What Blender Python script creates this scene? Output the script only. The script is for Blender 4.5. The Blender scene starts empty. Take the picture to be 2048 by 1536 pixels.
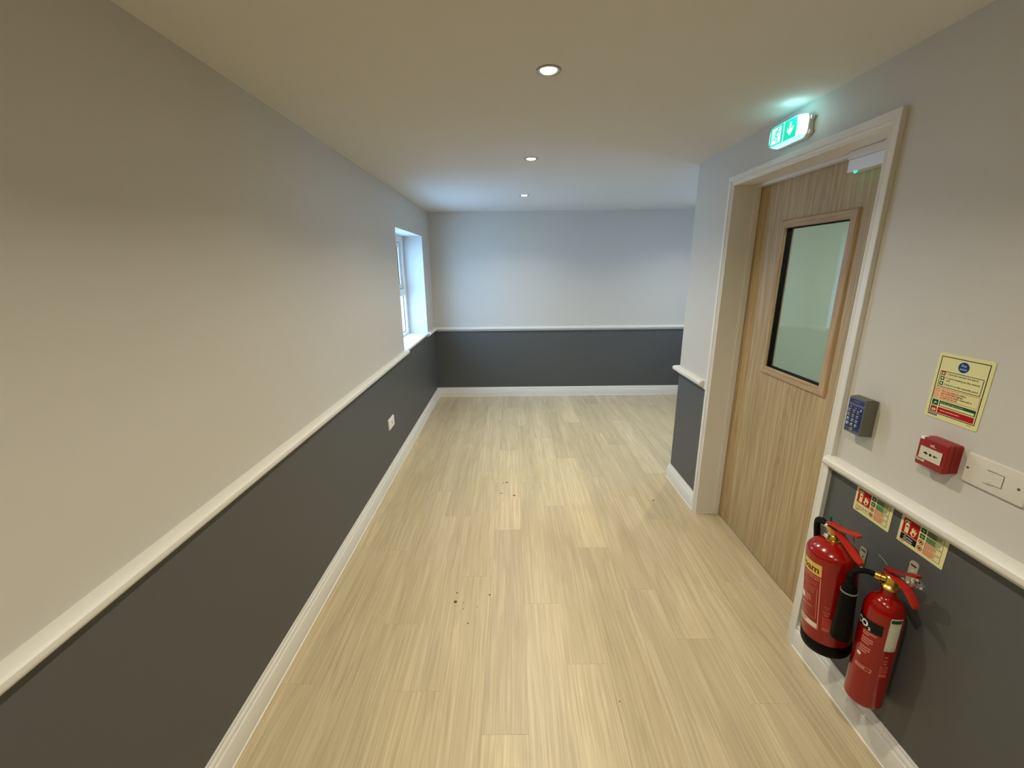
import bpy, bmesh, math, random
from mathutils import Vector, Matrix

random.seed(7)
scene = bpy.context.scene
COL = scene.collection
PI = math.pi

# ------------------------------------------------------------------ camera
F_PX = 843.23
YAW, PITCH, ROLL, CAM_H = -0.0014, -0.2688, -0.0110, 1.6461
fw = Vector((math.sin(YAW) * math.cos(PITCH), math.cos(YAW) * math.cos(PITCH), math.sin(PITCH)))
rt = Vector((math.cos(YAW), -math.sin(YAW), 0.0))
up = rt.cross(fw)
rt2 = math.cos(ROLL) * rt + math.sin(ROLL) * up
up2 = -math.sin(ROLL) * rt + math.cos(ROLL) * up
cam_d = bpy.data.cameras.new('camera')
cam_d.sensor_width = 36.0
cam_d.lens = F_PX / 2048.0 * 36.0
cam_d.clip_start = 0.02
cam = bpy.data.objects.new('camera', cam_d)
COL.objects.link(cam)
mw = Matrix.Identity(4)
for i in range(3):
    mw[i][0], mw[i][1], mw[i][2] = rt2[i], up2[i], -fw[i]
mw[2][3] = CAM_H
cam.matrix_world = mw
scene.camera = cam

# ------------------------------------------------------------------ exposure / world
scene.view_settings.view_transform = 'Standard'
scene.view_settings.look = 'None'
scene.view_settings.gamma = 1.0
scene.view_settings.use_curve_mapping = False
scene.view_settings.exposure = 0.0
world = bpy.data.worlds.new('overcast_sky')
scene.world = world
world.use_nodes = True
bgn = world.node_tree.nodes['Background']
bgn.inputs[0].default_value = (0.38, 0.65, 1.08, 1)
bgn.inputs[1].default_value = 15.0
LAMP_W = 9.5            # power of each ceiling downlight
LAMP_COL = (1.0, 0.95, 0.79)

# ------------------------------------------------------------------ dimensions (metres)
XL, XR, YB, YC, H = -0.9937, 1.2610, 5.399, 3.0926, 2.30
YF = -2.3                      # wall behind the camera
XREC = 2.95                    # far side of the recess on the right
ZD0, ZD1 = 0.8694, 0.9244      # dado rail
ZB = 0.121                     # skirting
DY0, DY1, DZ = 1.563, 2.566, 2.076   # door opening inside the architrave
AY0, AY1, AZ = 1.5133, 2.6157, 2.1263
XD = 1.404                     # door face
WY0, WY1, WZ0, WZ1, XW = 3.833, 4.958, 0.919, 1.999, -1.208


# ------------------------------------------------------------------ materials
def lin(c):
    c = c / 255.0
    return c / 12.92 if c <= 0.04045 else ((c + 0.055) / 1.055) ** 2.4


def rgb(r, g, b):
    return (lin(r), lin(g), lin(b), 1.0)


MATS = {}


def mat(name, col, rough=0.5, metal=0.0, bump=0.0, bscale=300.0, emit=None, estr=0.0, coat=0.0, spec=0.5):
    m = bpy.data.materials.new(name)
    m.use_nodes = True
    nt = m.node_tree
    b = nt.nodes['Principled BSDF']
    b.inputs['Base Color'].default_value = col
    b.inputs['Roughness'].default_value = rough
    b.inputs['Metallic'].default_value = metal
    b.inputs['Specular IOR Level'].default_value = spec
    b.inputs['Coat Weight'].default_value = coat
    if emit:
        b.inputs['Emission Color'].default_value = emit
        b.inputs['Emission Strength'].default_value = estr
    if bump:
        tc = nt.nodes.new('ShaderNodeTexCoord')
        n = nt.nodes.new('ShaderNodeTexNoise')
        n.inputs['Scale'].default_value = bscale
        n.inputs['Detail'].default_value = 3
        bp = nt.nodes.new('ShaderNodeBump')
        bp.inputs['Strength'].default_value = bump
        bp.inputs['Distance'].default_value = 0.002
        nt.links.new(tc.outputs['Object'], n.inputs['Vector'])
        nt.links.new(n.outputs['Fac'], bp.inputs['Height'])
        nt.links.new(bp.outputs['Normal'], b.inputs['Normal'])
    MATS[name] = m
    return m


UPPER = rgb(204, 199, 189)
LOWER = rgb(84, 85, 84)
mat('ceiling_paint', rgb(216, 213, 205), 0.9, bump=0.06, bscale=260)
mat('white_gloss', rgb(226, 222, 213), 0.38, bump=0.03, bscale=60)
mat('upper_paint', UPPER, 0.85, bump=0.08, bscale=240)
mat('reveal_paint', rgb(208, 206, 200), 0.85, bump=0.05, bscale=240)
mat('upvc', rgb(238, 240, 240), 0.3)
mat('plastic_white', rgb(236, 232, 222), 0.35)
mat('glint_white', rgb(240, 240, 240), 0.2)  # bright highlight of the chrome test slot, painted as plain white
mat('plate_white', rgb(214, 208, 196), 0.6, spec=0.25)
mat('plastic_grey', rgb(120, 120, 112), 0.4)
mat('rubber_black', rgb(13, 13, 13), 0.6, spec=0.12)
mat('black_base', rgb(10, 10, 9), 0.5, spec=0.12)
mat('red_paint', rgb(148, 11, 4), 0.18, coat=0.15)
mat('red_plastic', rgb(176, 34, 20), 0.3)
mat('red_call', rgb(142, 26, 24), 0.34, bump=0.05, bscale=900)
mat('chrome', (0.75, 0.75, 0.74, 1), 0.14, metal=1.0)
mat('nickel', (0.42, 0.40, 0.36, 1), 0.34, metal=1.0)
mat('brass', (0.62, 0.43, 0.10, 1), 0.28, metal=1.0)
mat('zinc', rgb(200, 192, 172), 0.4, metal=0.3)
mat('silver', rgb(222, 226, 230), 0.4, metal=0.25, bump=0.05, bscale=800)
mat('keypad_case', rgb(104, 104, 94), 0.55, bump=0.1, bscale=1500)
mat('keypad_blue', rgb(38, 52, 110), 0.35)
mat('lamp_lens', (1, 1, 1, 1), 0.5, emit=(1.0, 0.88, 0.68, 1), estr=200.0)
mat('led_green', (0.0, 1.0, 0.35, 1), 0.4, emit=(0.0, 1.0, 0.30, 1), estr=14.0)
mat('exit_diffuser', rgb(225, 245, 245), 0.35, emit=(0.32, 0.90, 1.0, 1), estr=1.3)
mat('exit_hot', rgb(250, 255, 255), 0.35, emit=(0.75, 1.0, 1.0, 1), estr=3.0)
mat('exit_green', rgb(0, 190, 140), 0.4, emit=(0.0, 0.66, 0.42, 1), estr=0.85)
mat('exit_white', rgb(230, 255, 250), 0.4, emit=(0.62, 1.0, 0.93, 1), estr=1.0)
# flat inks
mat('ink_cream', rgb(226, 220, 158), 0.5)
mat('ink_black', rgb(22, 24, 24), 0.5, spec=0.2)
mat('ink_red', rgb(178, 16, 14), 0.5, spec=0.2)
mat('ink_darkred', rgb(120, 30, 14), 0.5, spec=0.2)
mat('ink_blue', rgb(16, 66, 132), 0.5, spec=0.2)
mat('ink_green', rgb(18, 84, 52), 0.5, spec=0.2)
mat('ink_lime', rgb(128, 158, 96), 0.5)
mat('ink_orange', rgb(206, 106, 60), 0.5)
mat('ink_salmon', rgb(240, 190, 140), 0.5)
mat('ink_white', rgb(236, 230, 214), 0.5)
mat('ink_pink', rgb(222, 140, 130), 0.5)
mat('ink_fade', rgb(196, 84, 68), 0.5)
mat('ink_paper', rgb(206, 200, 176), 0.7)
mat('ink_yellow', rgb(226, 196, 96), 0.5)
mat('ink_grey', rgb(96, 98, 104), 0.5)
mat('leaf_brown', rgb(120, 66, 34), 0.8)
mat('leaf_red', rgb(176, 84, 58), 0.8)
mat('leaf_dark', rgb(84, 74, 50), 0.9)
mat('lobby_paint', rgb(214, 224, 214), 0.85)
mat('concrete', rgb(228, 230, 232), 0.9, bump=0.3, bscale=40)
mat('cord_green', rgb(20, 92, 62), 0.5)
mat('slab', rgb(120, 110, 92), 0.8)


def two_tone():
    m = bpy.data.materials.new('two_tone_paint')
    m.use_nodes = True
    nt = m.node_tree
    b = nt.nodes['Principled BSDF']
    b.inputs['Roughness'].default_value = 0.5
    geo = nt.nodes.new('ShaderNodeNewGeometry')
    sep = nt.nodes.new('ShaderNodeSeparateXYZ')
    gt = nt.nodes.new('ShaderNodeMath')
    gt.operation = 'GREATER_THAN'
    gt.inputs[1].default_value = 0.895
    mx = nt.nodes.new('ShaderNodeMix')
    mx.data_type = 'RGBA'
    mx.inputs[6].default_value = LOWER
    mx.inputs[7].default_value = UPPER
    nt.links.new(geo.outputs['Position'], sep.inputs[0])
    nt.links.new(sep.outputs['Z'], gt.inputs[0])
    nt.links.new(gt.outputs[0], mx.inputs[0])
    nt.links.new(mx.outputs[2], b.inputs['Base Color'])
    n = nt.nodes.new('ShaderNodeTexNoise')
    n.inputs['Scale'].default_value = 240
    bp = nt.nodes.new('ShaderNodeBump')
    bp.inputs['Strength'].default_value = 0.08
    bp.inputs['Distance'].default_value = 0.002
    nt.links.new(geo.outputs['Position'], n.inputs['Vector'])
    nt.links.new(n.outputs['Fac'], bp.inputs['Height'])
    nt.links.new(bp.outputs['Normal'], b.inputs['Normal'])
    MATS['two_tone'] = m


two_tone()


def wood(name, base, dark, axis, fine=70.0, long=1.6, per_obj=False, rough=0.42, contrast=0.5, cath=0.0, ramp=(0.36, 0.70)):
    """grain stretched along `axis` of the object's own space"""
    m = bpy.data.materials.new(name)
    m.use_nodes = True
    nt = m.node_tree
    L = nt.links.new
    N = nt.nodes.new
    b = nt.nodes['Principled BSDF']
    b.inputs['Roughness'].default_value = rough
    tc = N('ShaderNodeTexCoord')
    oi = N('ShaderNodeObjectInfo')
    off = N('ShaderNodeVectorMath')
    off.operation = 'ADD'
    cmb = N('ShaderNodeCombineXYZ')
    mul = N('ShaderNodeMath')
    mul.operation = 'MULTIPLY'
    mul.inputs[1].default_value = 37.0
    L(oi.outputs['Random'], mul.inputs[0])
    for i in range(3):
        L(mul.outputs[0], cmb.inputs[i])
    L(tc.outputs['Object'], off.inputs[0])
    if per_obj:
        L(cmb.outputs[0], off.inputs[1])
    sc = [fine] * 3
    sc[axis] = long
    # a slow sideways wander of the grain
    mp0 = N('ShaderNodeMapping')
    s0 = [9.0] * 3
    s0[axis] = 1.3
    mp0.inputs['Scale'].default_value = s0
    L(off.outputs[0], mp0.inputs[0])
    wob = N('ShaderNodeTexNoise')
    wob.inputs['Scale'].default_value = 1.0
    wob.inputs['Detail'].default_value = 1.0
    L(mp0.outputs[0], wob.inputs['Vector'])
    wmul = N('ShaderNodeVectorMath')
    wmul.operation = 'SCALE'
    wmul.inputs[3].default_value = 0.035
    L(wob.outputs['Color'], wmul.inputs[0])
    wadd = N('ShaderNodeVectorMath')
    wadd.operation = 'ADD'
    L(off.outputs[0], wadd.inputs[0])
    L(wmul.outputs[0], wadd.inputs[1])
    mp = N('ShaderNodeMapping')
    mp.inputs['Scale'].default_value = sc
    L(wadd.outputs[0], mp.inputs[0])
    n1 = N('ShaderNodeTexNoise')
    n1.inputs['Scale'].default_value = 1.0
    n1.inputs['Detail'].default_value = 5.0
    n1.inputs['Roughness'].default_value = 0.62
    L(mp.outputs[0], n1.inputs['Vector'])
    cr = N('ShaderNodeValToRGB')
    cr.color_ramp.elements[0].position = ramp[0]
    cr.color_ramp.elements[0].color = dark
    cr.color_ramp.elements[1].position = ramp[1]
    cr.color_ramp.elements[1].color = base
    L(n1.outputs['Fac'], cr.inputs[0])
    src = cr.outputs[0]
    # broad bands along the board
    mp2 = N('ShaderNodeMapping')
    s2 = [14.0] * 3
    s2[axis] = 0.55
    mp2.inputs['Scale'].default_value = s2
    L(off.outputs[0], mp2.inputs[0])
    n2 = N('ShaderNodeTexNoise')
    n2.inputs['Scale'].default_value = 1.0
    n2.inputs['Detail'].default_value = 2.0
    L(mp2.outputs[0], n2.inputs['Vector'])
    mr = N('ShaderNodeMapRange')
    mr.inputs[1].default_value = 0.3
    mr.inputs[2].default_value = 0.7
    mr.inputs[3].default_value = 1.0 - 0.22 * contrast
    mr.inputs[4].default_value = 1.0 + 0.16 * contrast
    L(n2.outputs['Fac'], mr.inputs[0])
    mx = N('ShaderNodeMix')
    mx.data_type = 'RGBA'
    mx.blend_type = 'MULTIPLY'
    mx.inputs[0].default_value = 1.0
    L(src, mx.inputs[6])
    L(mr.outputs[0], mx.inputs[7])
    src = mx.outputs[2]
    if cath:
        # cathedral figure: rings of a distorted wave, long in the grain direction
        mp3 = N('ShaderNodeMapping')
        s3 = [7.0] * 3
        s3[axis] = 0.75
        mp3.inputs['Scale'].default_value = s3
        L(wadd.outputs[0], mp3.inputs[0])
        wv = N('ShaderNodeTexWave')
        wv.wave_type = 'RINGS'
        wv.inputs['Scale'].default_value = 3.2
        wv.inputs['Distortion'].default_value = 2.6
        wv.inputs['Detail'].default_value = 2.0
        L(mp3.outputs[0], wv.inputs['Vector'])
        mr3 = N('ShaderNodeMapRange')
        mr3.inputs[1].default_value = 0.0
        mr3.inputs[2].default_value = 0.35
        mr3.inputs[3].default_value = 1.0 - cath
        mr3.inputs[4].default_value = 1.0
        L(wv.outputs['Fac'], mr3.inputs[0])
        mx3 = N('ShaderNodeMix')
        mx3.data_type = 'RGBA'
        mx3.blend_type = 'MULTIPLY'
        mx3.inputs[0].default_value = 1.0
        L(src, mx3.inputs[6])
        L(mr3.outputs[0], mx3.inputs[7])
        src = mx3.outputs[2]
    if per_obj:
        mx2 = N('ShaderNodeMix')
        mx2.data_type = 'RGBA'
        mx2.blend_type = 'MULTIPLY'
        mx2.inputs[0].default_value = 1.0
        L(src, mx2.inputs[6])
        L(oi.outputs['Color'], mx2.inputs[7])
        src = mx2.outputs[2]
    L(src, b.inputs['Base Color'])
    bp = N('ShaderNodeBump')
    bp.inputs['Strength'].default_value = 0.12
    bp.inputs['Distance'].default_value = 0.001
    L(n1.outputs['Fac'], bp.inputs['Height'])
    L(bp.outputs['Normal'], b.inputs['Normal'])
    MATS[name] = m


wood('plank_wood', rgb(214, 197, 162), rgb(189, 170, 135), 1, fine=125, long=2.0, per_obj=True, rough=0.37, contrast=0.42, cath=0.07)
wood('door_oak', rgb(198, 175, 132), rgb(164, 138, 96), 2, fine=90, long=2.2, rough=0.5, contrast=0.42, cath=0.10)
wood('bead_oak_v', rgb(198, 172, 134), rgb(164, 134, 98), 2, fine=110, long=5, rough=0.5)
wood('bead_oak_h', rgb(198, 172, 134), rgb(164, 134, 98), 1, fine=110, long=5, rough=0.5)


def glass_mat(name, tint, refl_rough=0.0):
    m = bpy.data.materials.new(name)
    m.use_nodes = True
    nt = m.node_tree
    nt.nodes.clear()
    out = nt.nodes.new('ShaderNodeOutputMaterial')
    tr = nt.nodes.new('ShaderNodeBsdfTransparent')
    tr.inputs[0].default_value = tint
    gl = nt.nodes.new('ShaderNodeBsdfGlossy')
    gl.inputs['Roughness'].default_value = refl_rough
    fr = nt.nodes.new('ShaderNodeFresnel')
    fr.inputs[0].default_value = 1.52
    mx = nt.nodes.new('ShaderNodeMixShader')
    gm = nt.nodes.new('ShaderNodeNewGeometry')      # a back face is met from inside the thin pane: use the inverse index there
    mr = nt.nodes.new('ShaderNodeMapRange')
    mr.inputs[3].default_value = 1.52
    mr.inputs[4].default_value = 1.0 / 1.52
    nt.links.new(gm.outputs['Backfacing'], mr.inputs[0])
    nt.links.new(mr.outputs[0], fr.inputs[0])
    nt.links.new(fr.outputs[0], mx.inputs[0])
    nt.links.new(tr.outputs[0], mx.inputs[1])
    nt.links.new(gl.outputs[0], mx.inputs[2])
    nt.links.new(mx.outputs[0], out.inputs[0])
    MATS[name] = m


glass_mat('window_glass', (0.92, 0.97, 0.98, 1))
glass_mat('door_glass', (0.87, 0.90, 0.86, 1))
glass_mat('clear_plastic', (0.93, 0.93, 0.90, 1), 0.1)


# ------------------------------------------------------------------ mesh builder
class MB:
    def __init__(self):
        self.bm = bmesh.new()
        self.mats = []

    def mi(self, m):
        if m not in self.mats:
            self.mats.append(m)
        return self.mats.index(m)

    def face(self, pts, m):
        vs = [self.bm.verts.new(p) for p in pts]
        try:
            f = self.bm.faces.new(vs)
            f.material_index = self.mi(m)
            return f
        except ValueError:
            return None

    def box(self, x0, x1, y0, y1, z0, z1, m, bev=0.0, seg=2):
        t = bmesh.new()
        bmesh.ops.create_cube(t, size=1.0)
        for v in t.verts:
            v.co = Vector(((x0 + x1) / 2 + v.co.x * (x1 - x0), (y0 + y1) / 2 + v.co.y * (y1 - y0), (z0 + z1) / 2 + v.co.z * (z1 - z0)))
        if bev:
            bmesh.ops.bevel(t, geom=t.edges[:], offset=bev, segments=seg, profile=0.5, affect='EDGES')
        self.merge(t, m)

    def merge(self, t, m, M=None):
        idx = self.mi(m)
        vm = {}
        for v in t.verts:
            vm[v] = self.bm.verts.new(M @ v.co if M else v.co)
        for f in t.faces:
            try:
                nf = self.bm.faces.new([vm[v] for v in f.verts])
                nf.material_index = idx
            except ValueError:
                pass
        t.free()

    def prism(self, poly, axis_map, d0, d1, m, bev=0.0, seg=2):
        """poly: 2D outline; axis_map(u, v, d) -> point"""
        t = bmesh.new()
        a = [t.verts.new(axis_map(u, v, d0)) for u, v in poly]
        b = [t.verts.new(axis_map(u, v, d1)) for u, v in poly]
        n = len(poly)
        t.faces.new(a)
        t.faces.new(list(reversed(b)))
        for i in range(n):
            t.faces.new([a[i], b[i], b[(i + 1) % n], a[(i + 1) % n]])
        bmesh.ops.recalc_face_normals(t, faces=t.faces[:])
        if bev:
            es = [e for e in t.edges if (e.verts[0] in b and e.verts[1] in b)]
            bmesh.ops.bevel(t, geom=es, offset=bev, segments=seg, profile=0.5, affect='EDGES')
        self.merge(t, m)

    def lathe(self, prof, m, seg=40, M=None, cap=True):
        """prof: (radius, height) pairs about the local z axis"""
        t = bmesh.new()
        rings = []
        for r, z in prof:
            if r < 1e-6:
                rings.append([t.verts.new((0, 0, z))])
            else:
                rings.append([t.verts.new((r * math.cos(2 * PI * k / seg), r * math.sin(2 * PI * k / seg), z)) for k in range(seg)])
        for a, b in zip(rings[:-1], rings[1:]):
            for k in range(seg):
                k2 = (k + 1) % seg
                if len(a) == 1 and len(b) == 1:
                    continue
                if len(a) == 1:
                    t.faces.new([a[0], b[k2], b[k]])
                elif len(b) == 1:
                    t.faces.new([a[k], a[k2], b[0]])
                else:
                    t.faces.new([a[k], a[k2], b[k2], b[k]])
        if cap:
            if len(rings[0]) > 1:
                t.faces.new(list(reversed(rings[0])))
            if len(rings[-1]) > 1:
                t.faces.new(rings[-1])
        bmesh.ops.recalc_face_normals(t, faces=t.faces[:])
        self.merge(t, m, M)

    def tube(self, pts, r, m, seg=10, closed=False):
        pts = [Vector(p) for p in pts]
        n = len(pts)
        rr = r if isinstance(r, (list, tuple)) else [r] * n
        t = bmesh.new()
        rings = []
        nrm = None
        for i, p in enumerate(pts):
            d = (pts[min(i + 1, n - 1)] - pts[max(i - 1, 0)]).normalized()
            if nrm is None:
                ref = Vector((0, 0, 1)) if abs(d.z) < 0.9 else Vector((1, 0, 0))
                nrm = d.cross(ref).normalized()
            nrm = (nrm - d * nrm.dot(d)).normalized()
            bi = d.cross(nrm)
            rings.append([t.verts.new(p + rr[i] * (math.cos(2 * PI * k / seg) * nrm + math.sin(2 * PI * k / seg) * bi)) for k in range(seg)])
        for a, b in zip(rings[:-1], rings[1:]):
            for k in range(seg):
                t.faces.new([a[k], a[(k + 1) % seg], b[(k + 1) % seg], b[k]])
        t.faces.new(list(reversed(rings[0])))
        t.faces.new(rings[-1])
        bmesh.ops.recalc_face_normals(t, faces=t.faces[:])
        self.merge(t, m)

    def sweep(self, prof, path, m, caps=True):
        """prof: (out, z); path: 2D polyline along the wall face; `out` is to the left of travel. mitred corners."""
        t = bmesh.new()
        n = len(path)
        P = [Vector(p) for p in path]
        rings = []
        for i in range(n):
            if 0 < i < n - 1:
                d0 = (P[i] - P[i - 1]).normalized()
                d1 = (P[i + 1] - P[i]).normalized()
            elif i == 0:
                d0 = d1 = (P[1] - P[0]).normalized()
            else:
                d0 = d1 = (P[i] - P[i - 1]).normalized()
            n0 = Vector((-d0.y, d0.x))
            n1 = Vector((-d1.y, d1.x))
            b = (n0 + n1)
            b = b / b.dot(n0)
            rings.append([t.verts.new((P[i].x + b.x * o, P[i].y + b.y * o, z)) for o, z in prof])
        k = len(prof)
        for a, b in zip(rings[:-1], rings[1:]):
            for j in range(k):
                t.faces.new([a[j], a[(j + 1) % k], b[(j + 1) % k], b[j]])
        if caps:
            t.faces.new(rings[0])
            t.faces.new(list(reversed(rings[-1])))
        bmesh.ops.recalc_face_normals(t, faces=t.faces[:])
        self.merge(t, m)

    def build(self, name, parent=None, smooth=False, loc=None, M=None):
        me = bpy.data.meshes.new(name)
        if M is not None:
            self.bm.transform(M)
        self.bm.to_mesh(me)
        self.bm.free()
        for mn in self.mats:
            me.materials.append(MATS[mn])
        if smooth:
            me.polygons.foreach_set('use_smooth', [True] * len(me.polygons))
            try:
                me.set_sharp_from_angle(angle=math.radians(smooth if smooth > 1 else 35))
            except Exception:
                pass
        o = bpy.data.objects.new(name, me)
        COL.objects.link(o)
        if parent:
            o.parent = parent
        if loc is not None:
            o.location = loc
        return o


def tag(o, label, cat, group=None, kind=None):
    o['label'] = label
    o['category'] = cat
    if group:
        o['group'] = group
    if kind:
        o['kind'] = kind
    return o


def struct(o, label, cat):
    return tag(o, label, cat, kind='structure')


def empty(name, loc=(0, 0, 0)):
    o = bpy.data.objects.new(name, None)
    o.empty_display_size = 0.05
    o.location = loc
    COL.objects.link(o)
    return o


def copy_tree(o, parent=None):
    c = o.copy()
    COL.objects.link(c)
    if parent:
        c.parent = parent
    for ch in list(o.children):
        copy_tree(ch, c)
    return c


def yz(x):                       # outline in (y, z), extruded along x
    return lambda u, v, d: (d, u, v)


# ------------------------------------------------------------------ flat print
def text_bm(s, size, bold=0.0):
    cu = bpy.data.curves.new('lettering', 'FONT')
    cu.body = s
    cu.size = size
    cu.offset = bold
    cu.resolution_u = 3
    ob = bpy.data.objects.new('lettering', cu)
    COL.objects.link(ob)
    dg = bpy.context.evaluated_depsgraph_get()
    me = bpy.data.meshes.new_from_object(ob.evaluated_get(dg))
    t = bmesh.new()
    t.from_mesh(me)
    bpy.data.objects.remove(ob)
    bpy.data.curves.remove(cu)
    bpy.data.meshes.remove(me)
    return t


def decal(name, items, fmap, parent, step=None):
    """items in millimetres; fmap(u, v, layer) -> point in the parent's space. step: slice every `step` mm in u (curved faces)."""
    mb = MB()
    for it in items:
        k = it[0]
        t = bmesh.new()
        if k == 'rect':
            _, x0, y0, x1, y1, m, lay = it
            t.faces.new([t.verts.new((x, y, 0)) for x, y in ((x0, y0), (x1, y0), (x1, y1), (x0, y1))])
        elif k == 'poly':
            _, pts, m, lay = it
            t.faces.new([t.verts.new((x, y, 0)) for x, y in pts])
            bmesh.ops.triangulate(t, faces=t.faces[:])
        elif k == 'disc':
            _, cx, cy, r, m, lay = it
            t.faces.new([t.verts.new((cx + r * math.cos(a * PI / 10), cy + r * math.sin(a * PI / 10), 0)) for a in range(20)])
        elif k == 'ring':
            _, cx, cy, r, w, m, lay = it
            A = [t.verts.new((cx + r * math.cos(a * PI / 10), cy + r * math.sin(a * PI / 10), 0)) for a in range(20)]
            B = [t.verts.new((cx + (r - w) * math.cos(a * PI / 10), cy + (r - w) * math.sin(a * PI / 10), 0)) for a in range(20)]
            for i in range(20):
                t.faces.new([A[i], A[(i + 1) % 20], B[(i + 1) % 20], B[i]])
        elif k == 'frame':
            _, x0, y0, x1, y1, w, m, lay = it
            for a in ((x0, y0, x1, y0 + w), (x0, y1 - w, x1, y1), (x0, y0 + w, x0 + w, y1 - w), (x1 - w, y0 + w, x1, y1 - w)):
                t.faces.new([t.verts.new((x, y, 0)) for x, y in ((a[0], a[1]), (a[2], a[1]), (a[2], a[3]), (a[0], a[3]))])
        elif k == 'text':
            _, s, x, y, size, m, lay, align, wid, bold = it
            t.free()
            t = text_bm(s, size, bold)
            xs = [v.co.x for v in t.verts]
            w = max(xs) - min(xs)
            sc = wid / w if wid else 1.0
            x0 = min(xs)
            for v in t.verts:
                v.co.x = (v.co.x - x0) * sc + x - (w * sc / 2 if align == 'c' else (w * sc if align == 'r' else 0))
                v.co.y += y
                v.co.z = 0
        elif k == 'lines':            # print too small to read: broken strokes
            _, x0, y0, x1, y1, n, m, lay = it
            rnd = random.Random(int(x0 * 7 + y0 * 13 + n))
            ph = (y1 - y0) / n
            for i in range(n):
                yy = y1 - (i + 0.8) * ph
                xx = x0
                xe = x1 if i < n - 1 else x0 + (x1 - x0) * rnd.uniform(0.45, 0.8)
                while xx < xe - 0.5:
                    w = min(rnd.uniform(0.04, 0.16) * (x1 - x0), xe - xx)
                    t.faces.new([t.verts.new((px, py, 0)) for px, py in ((xx, yy), (xx + w, yy), (xx + w, yy + ph * 0.55), (xx, yy + ph * 0.55))])
                    xx += w + 0.018 * (x1 - x0)
        if step:
            xs = [v.co.x for v in t.verts]
            c = math.floor(min(xs) / step) * step + step
            while c < max(xs):
                bmesh.ops.bisect_plane(t, geom=t.verts[:] + t.edges[:] + t.faces[:], plane_co=(c, 0, 0), plane_no=(1, 0, 0))
                c += step
        for v in t.verts:
            v.co = Vector(fmap(v.co.x, v.co.y, lay))
        mb.merge(t, m)
    return mb.build(name, parent)


def flame(x, y, s):
    pts = [(0, 0), (-.25, .25), (-.1, .55), (-.15, .8), (.08, 1.0), (.05, .7), (.3, .95), (.25, .6), (.45, .75), (.38, .3), (.2, 0)]
    return [(x + a * s, y + b * s) for a, b in pts]


# ================================================================== STRUCTURE
# ---- floor slab with individual planks
mb = MB()
mb.box(XL - 0.25, XREC + 0.25, YF - 0.15, YB + 0.2, -0.14, -0.0042, 'slab')
floor = struct(mb.build('floor'), 'pale limed oak plank floor running the length of the corridor', 'floor')
PW, PL, X0 = 0.1735, 1.249, -0.128


def plank_mesh(w, l):
    t = bmesh.new()
    b, d = 0.0006, 0.0007
    lo = [(-w / 2, -l / 2), (w / 2, -l / 2), (w / 2, l / 2), (-w / 2, l / 2)]
    hi = [(-w / 2 + b, -l / 2 + b), (w / 2 - b, -l / 2 + b), (w / 2 - b, l / 2 - b), (-w / 2 + b, l / 2 - b)]
    v0 = [t.verts.new((x, y, -0.004)) for x, y in lo]
    v1 = [t.verts.new((x, y, -d)) for x, y in lo]
    v2 = [t.verts.new((x, y, 0)) for x, y in hi]
    t.faces.new(v2)
    for i in range(4):
        j = (i + 1) % 4
        t.faces.new([v0[i], v0[j], v1[j], v1[i]])
        t.faces.new([v1[i], v1[j], v2[j], v2[i]])
    bmesh.ops.recalc_face_normals(t, faces=t.faces[:])
    me = bpy.data.meshes.new('plank')
    t.to_mesh(me)
    t.free()
    me.materials.append(MATS['plank_wood'])
    return me


PLK = {}
phase = {0: 1.147, 2: 1.428, 3: 0.960, -2: 1.313, 1: 0.52, -1: 0.72, 4: 1.86, 5: 0.30, 6: 1.25, 7: 0.66, -3: 0.40, -4: 0.95, -5: 0.10}
tones = {(0, 2.39): 1.10, (0, 0): 1.07, (2, 0.18): 1.10, (2, 2.68): 1.09, (3, 2.209): 1.10, (0, -0.1): 1.1, (4, 4.36): 1.14, (7, 3.16): 1.10}
for k in range(-5, 20):
    xa, xb = X0 + PW * k, X0 + PW * (k + 1)
    xa = max(xa, XL - 0.006)
    if k <= 7:
        y0, y1 = YF, YB
    elif k == 8:
        y0, y1 = None, None
    else:
        y0, y1 = YC - 0.05, YB
    spans = [(y0, y1)] if y0 is not None else [(DY0 + 0.0005, DY1 - 0.0005), (YC, YB)]
    ph = phase.get(k, random.uniform(0, PL))
    for (s0, s1) in spans:
        j = math.floor((s0 - ph) / PL)
        while ph + j * PL < s1 - 0.01:
            a, b = max(s0, ph + j * PL), min(s1, ph + (j + 1) * PL)
            j += 1
            if b - a < 0.02:
                continue
            key = (round(xb - xa, 4), round(b - a, 3))
            if key not in PLK:
                PLK[key] = plank_mesh(xb - xa, b - a)
            o = bpy.data.objects.new('plank', PLK[key])
            COL.objects.link(o)
            o.parent = floor
            o.location = ((xa + xb) / 2, (a + b) / 2, 0)
            tn = random.uniform(0.94, 1.03)
            for (tk, ty), tv in tones.items():
                if tk == k and abs(ty - (ph + (j - 1) * PL)) < 0.12:
                    tn = tv
            o.color = (tn, tn, tn * random.uniform(0.97, 1.02), 1)

# ---- ceiling
mb = MB()
mb.box(XL - 0.3, XREC + 0.3, YF - 0.15, YB + 0.2, H, H + 0.12, 'ceiling_paint')
struct(mb.build('ceiling'), 'smooth white painted ceiling with a line of downlights', 'ceiling')

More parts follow.
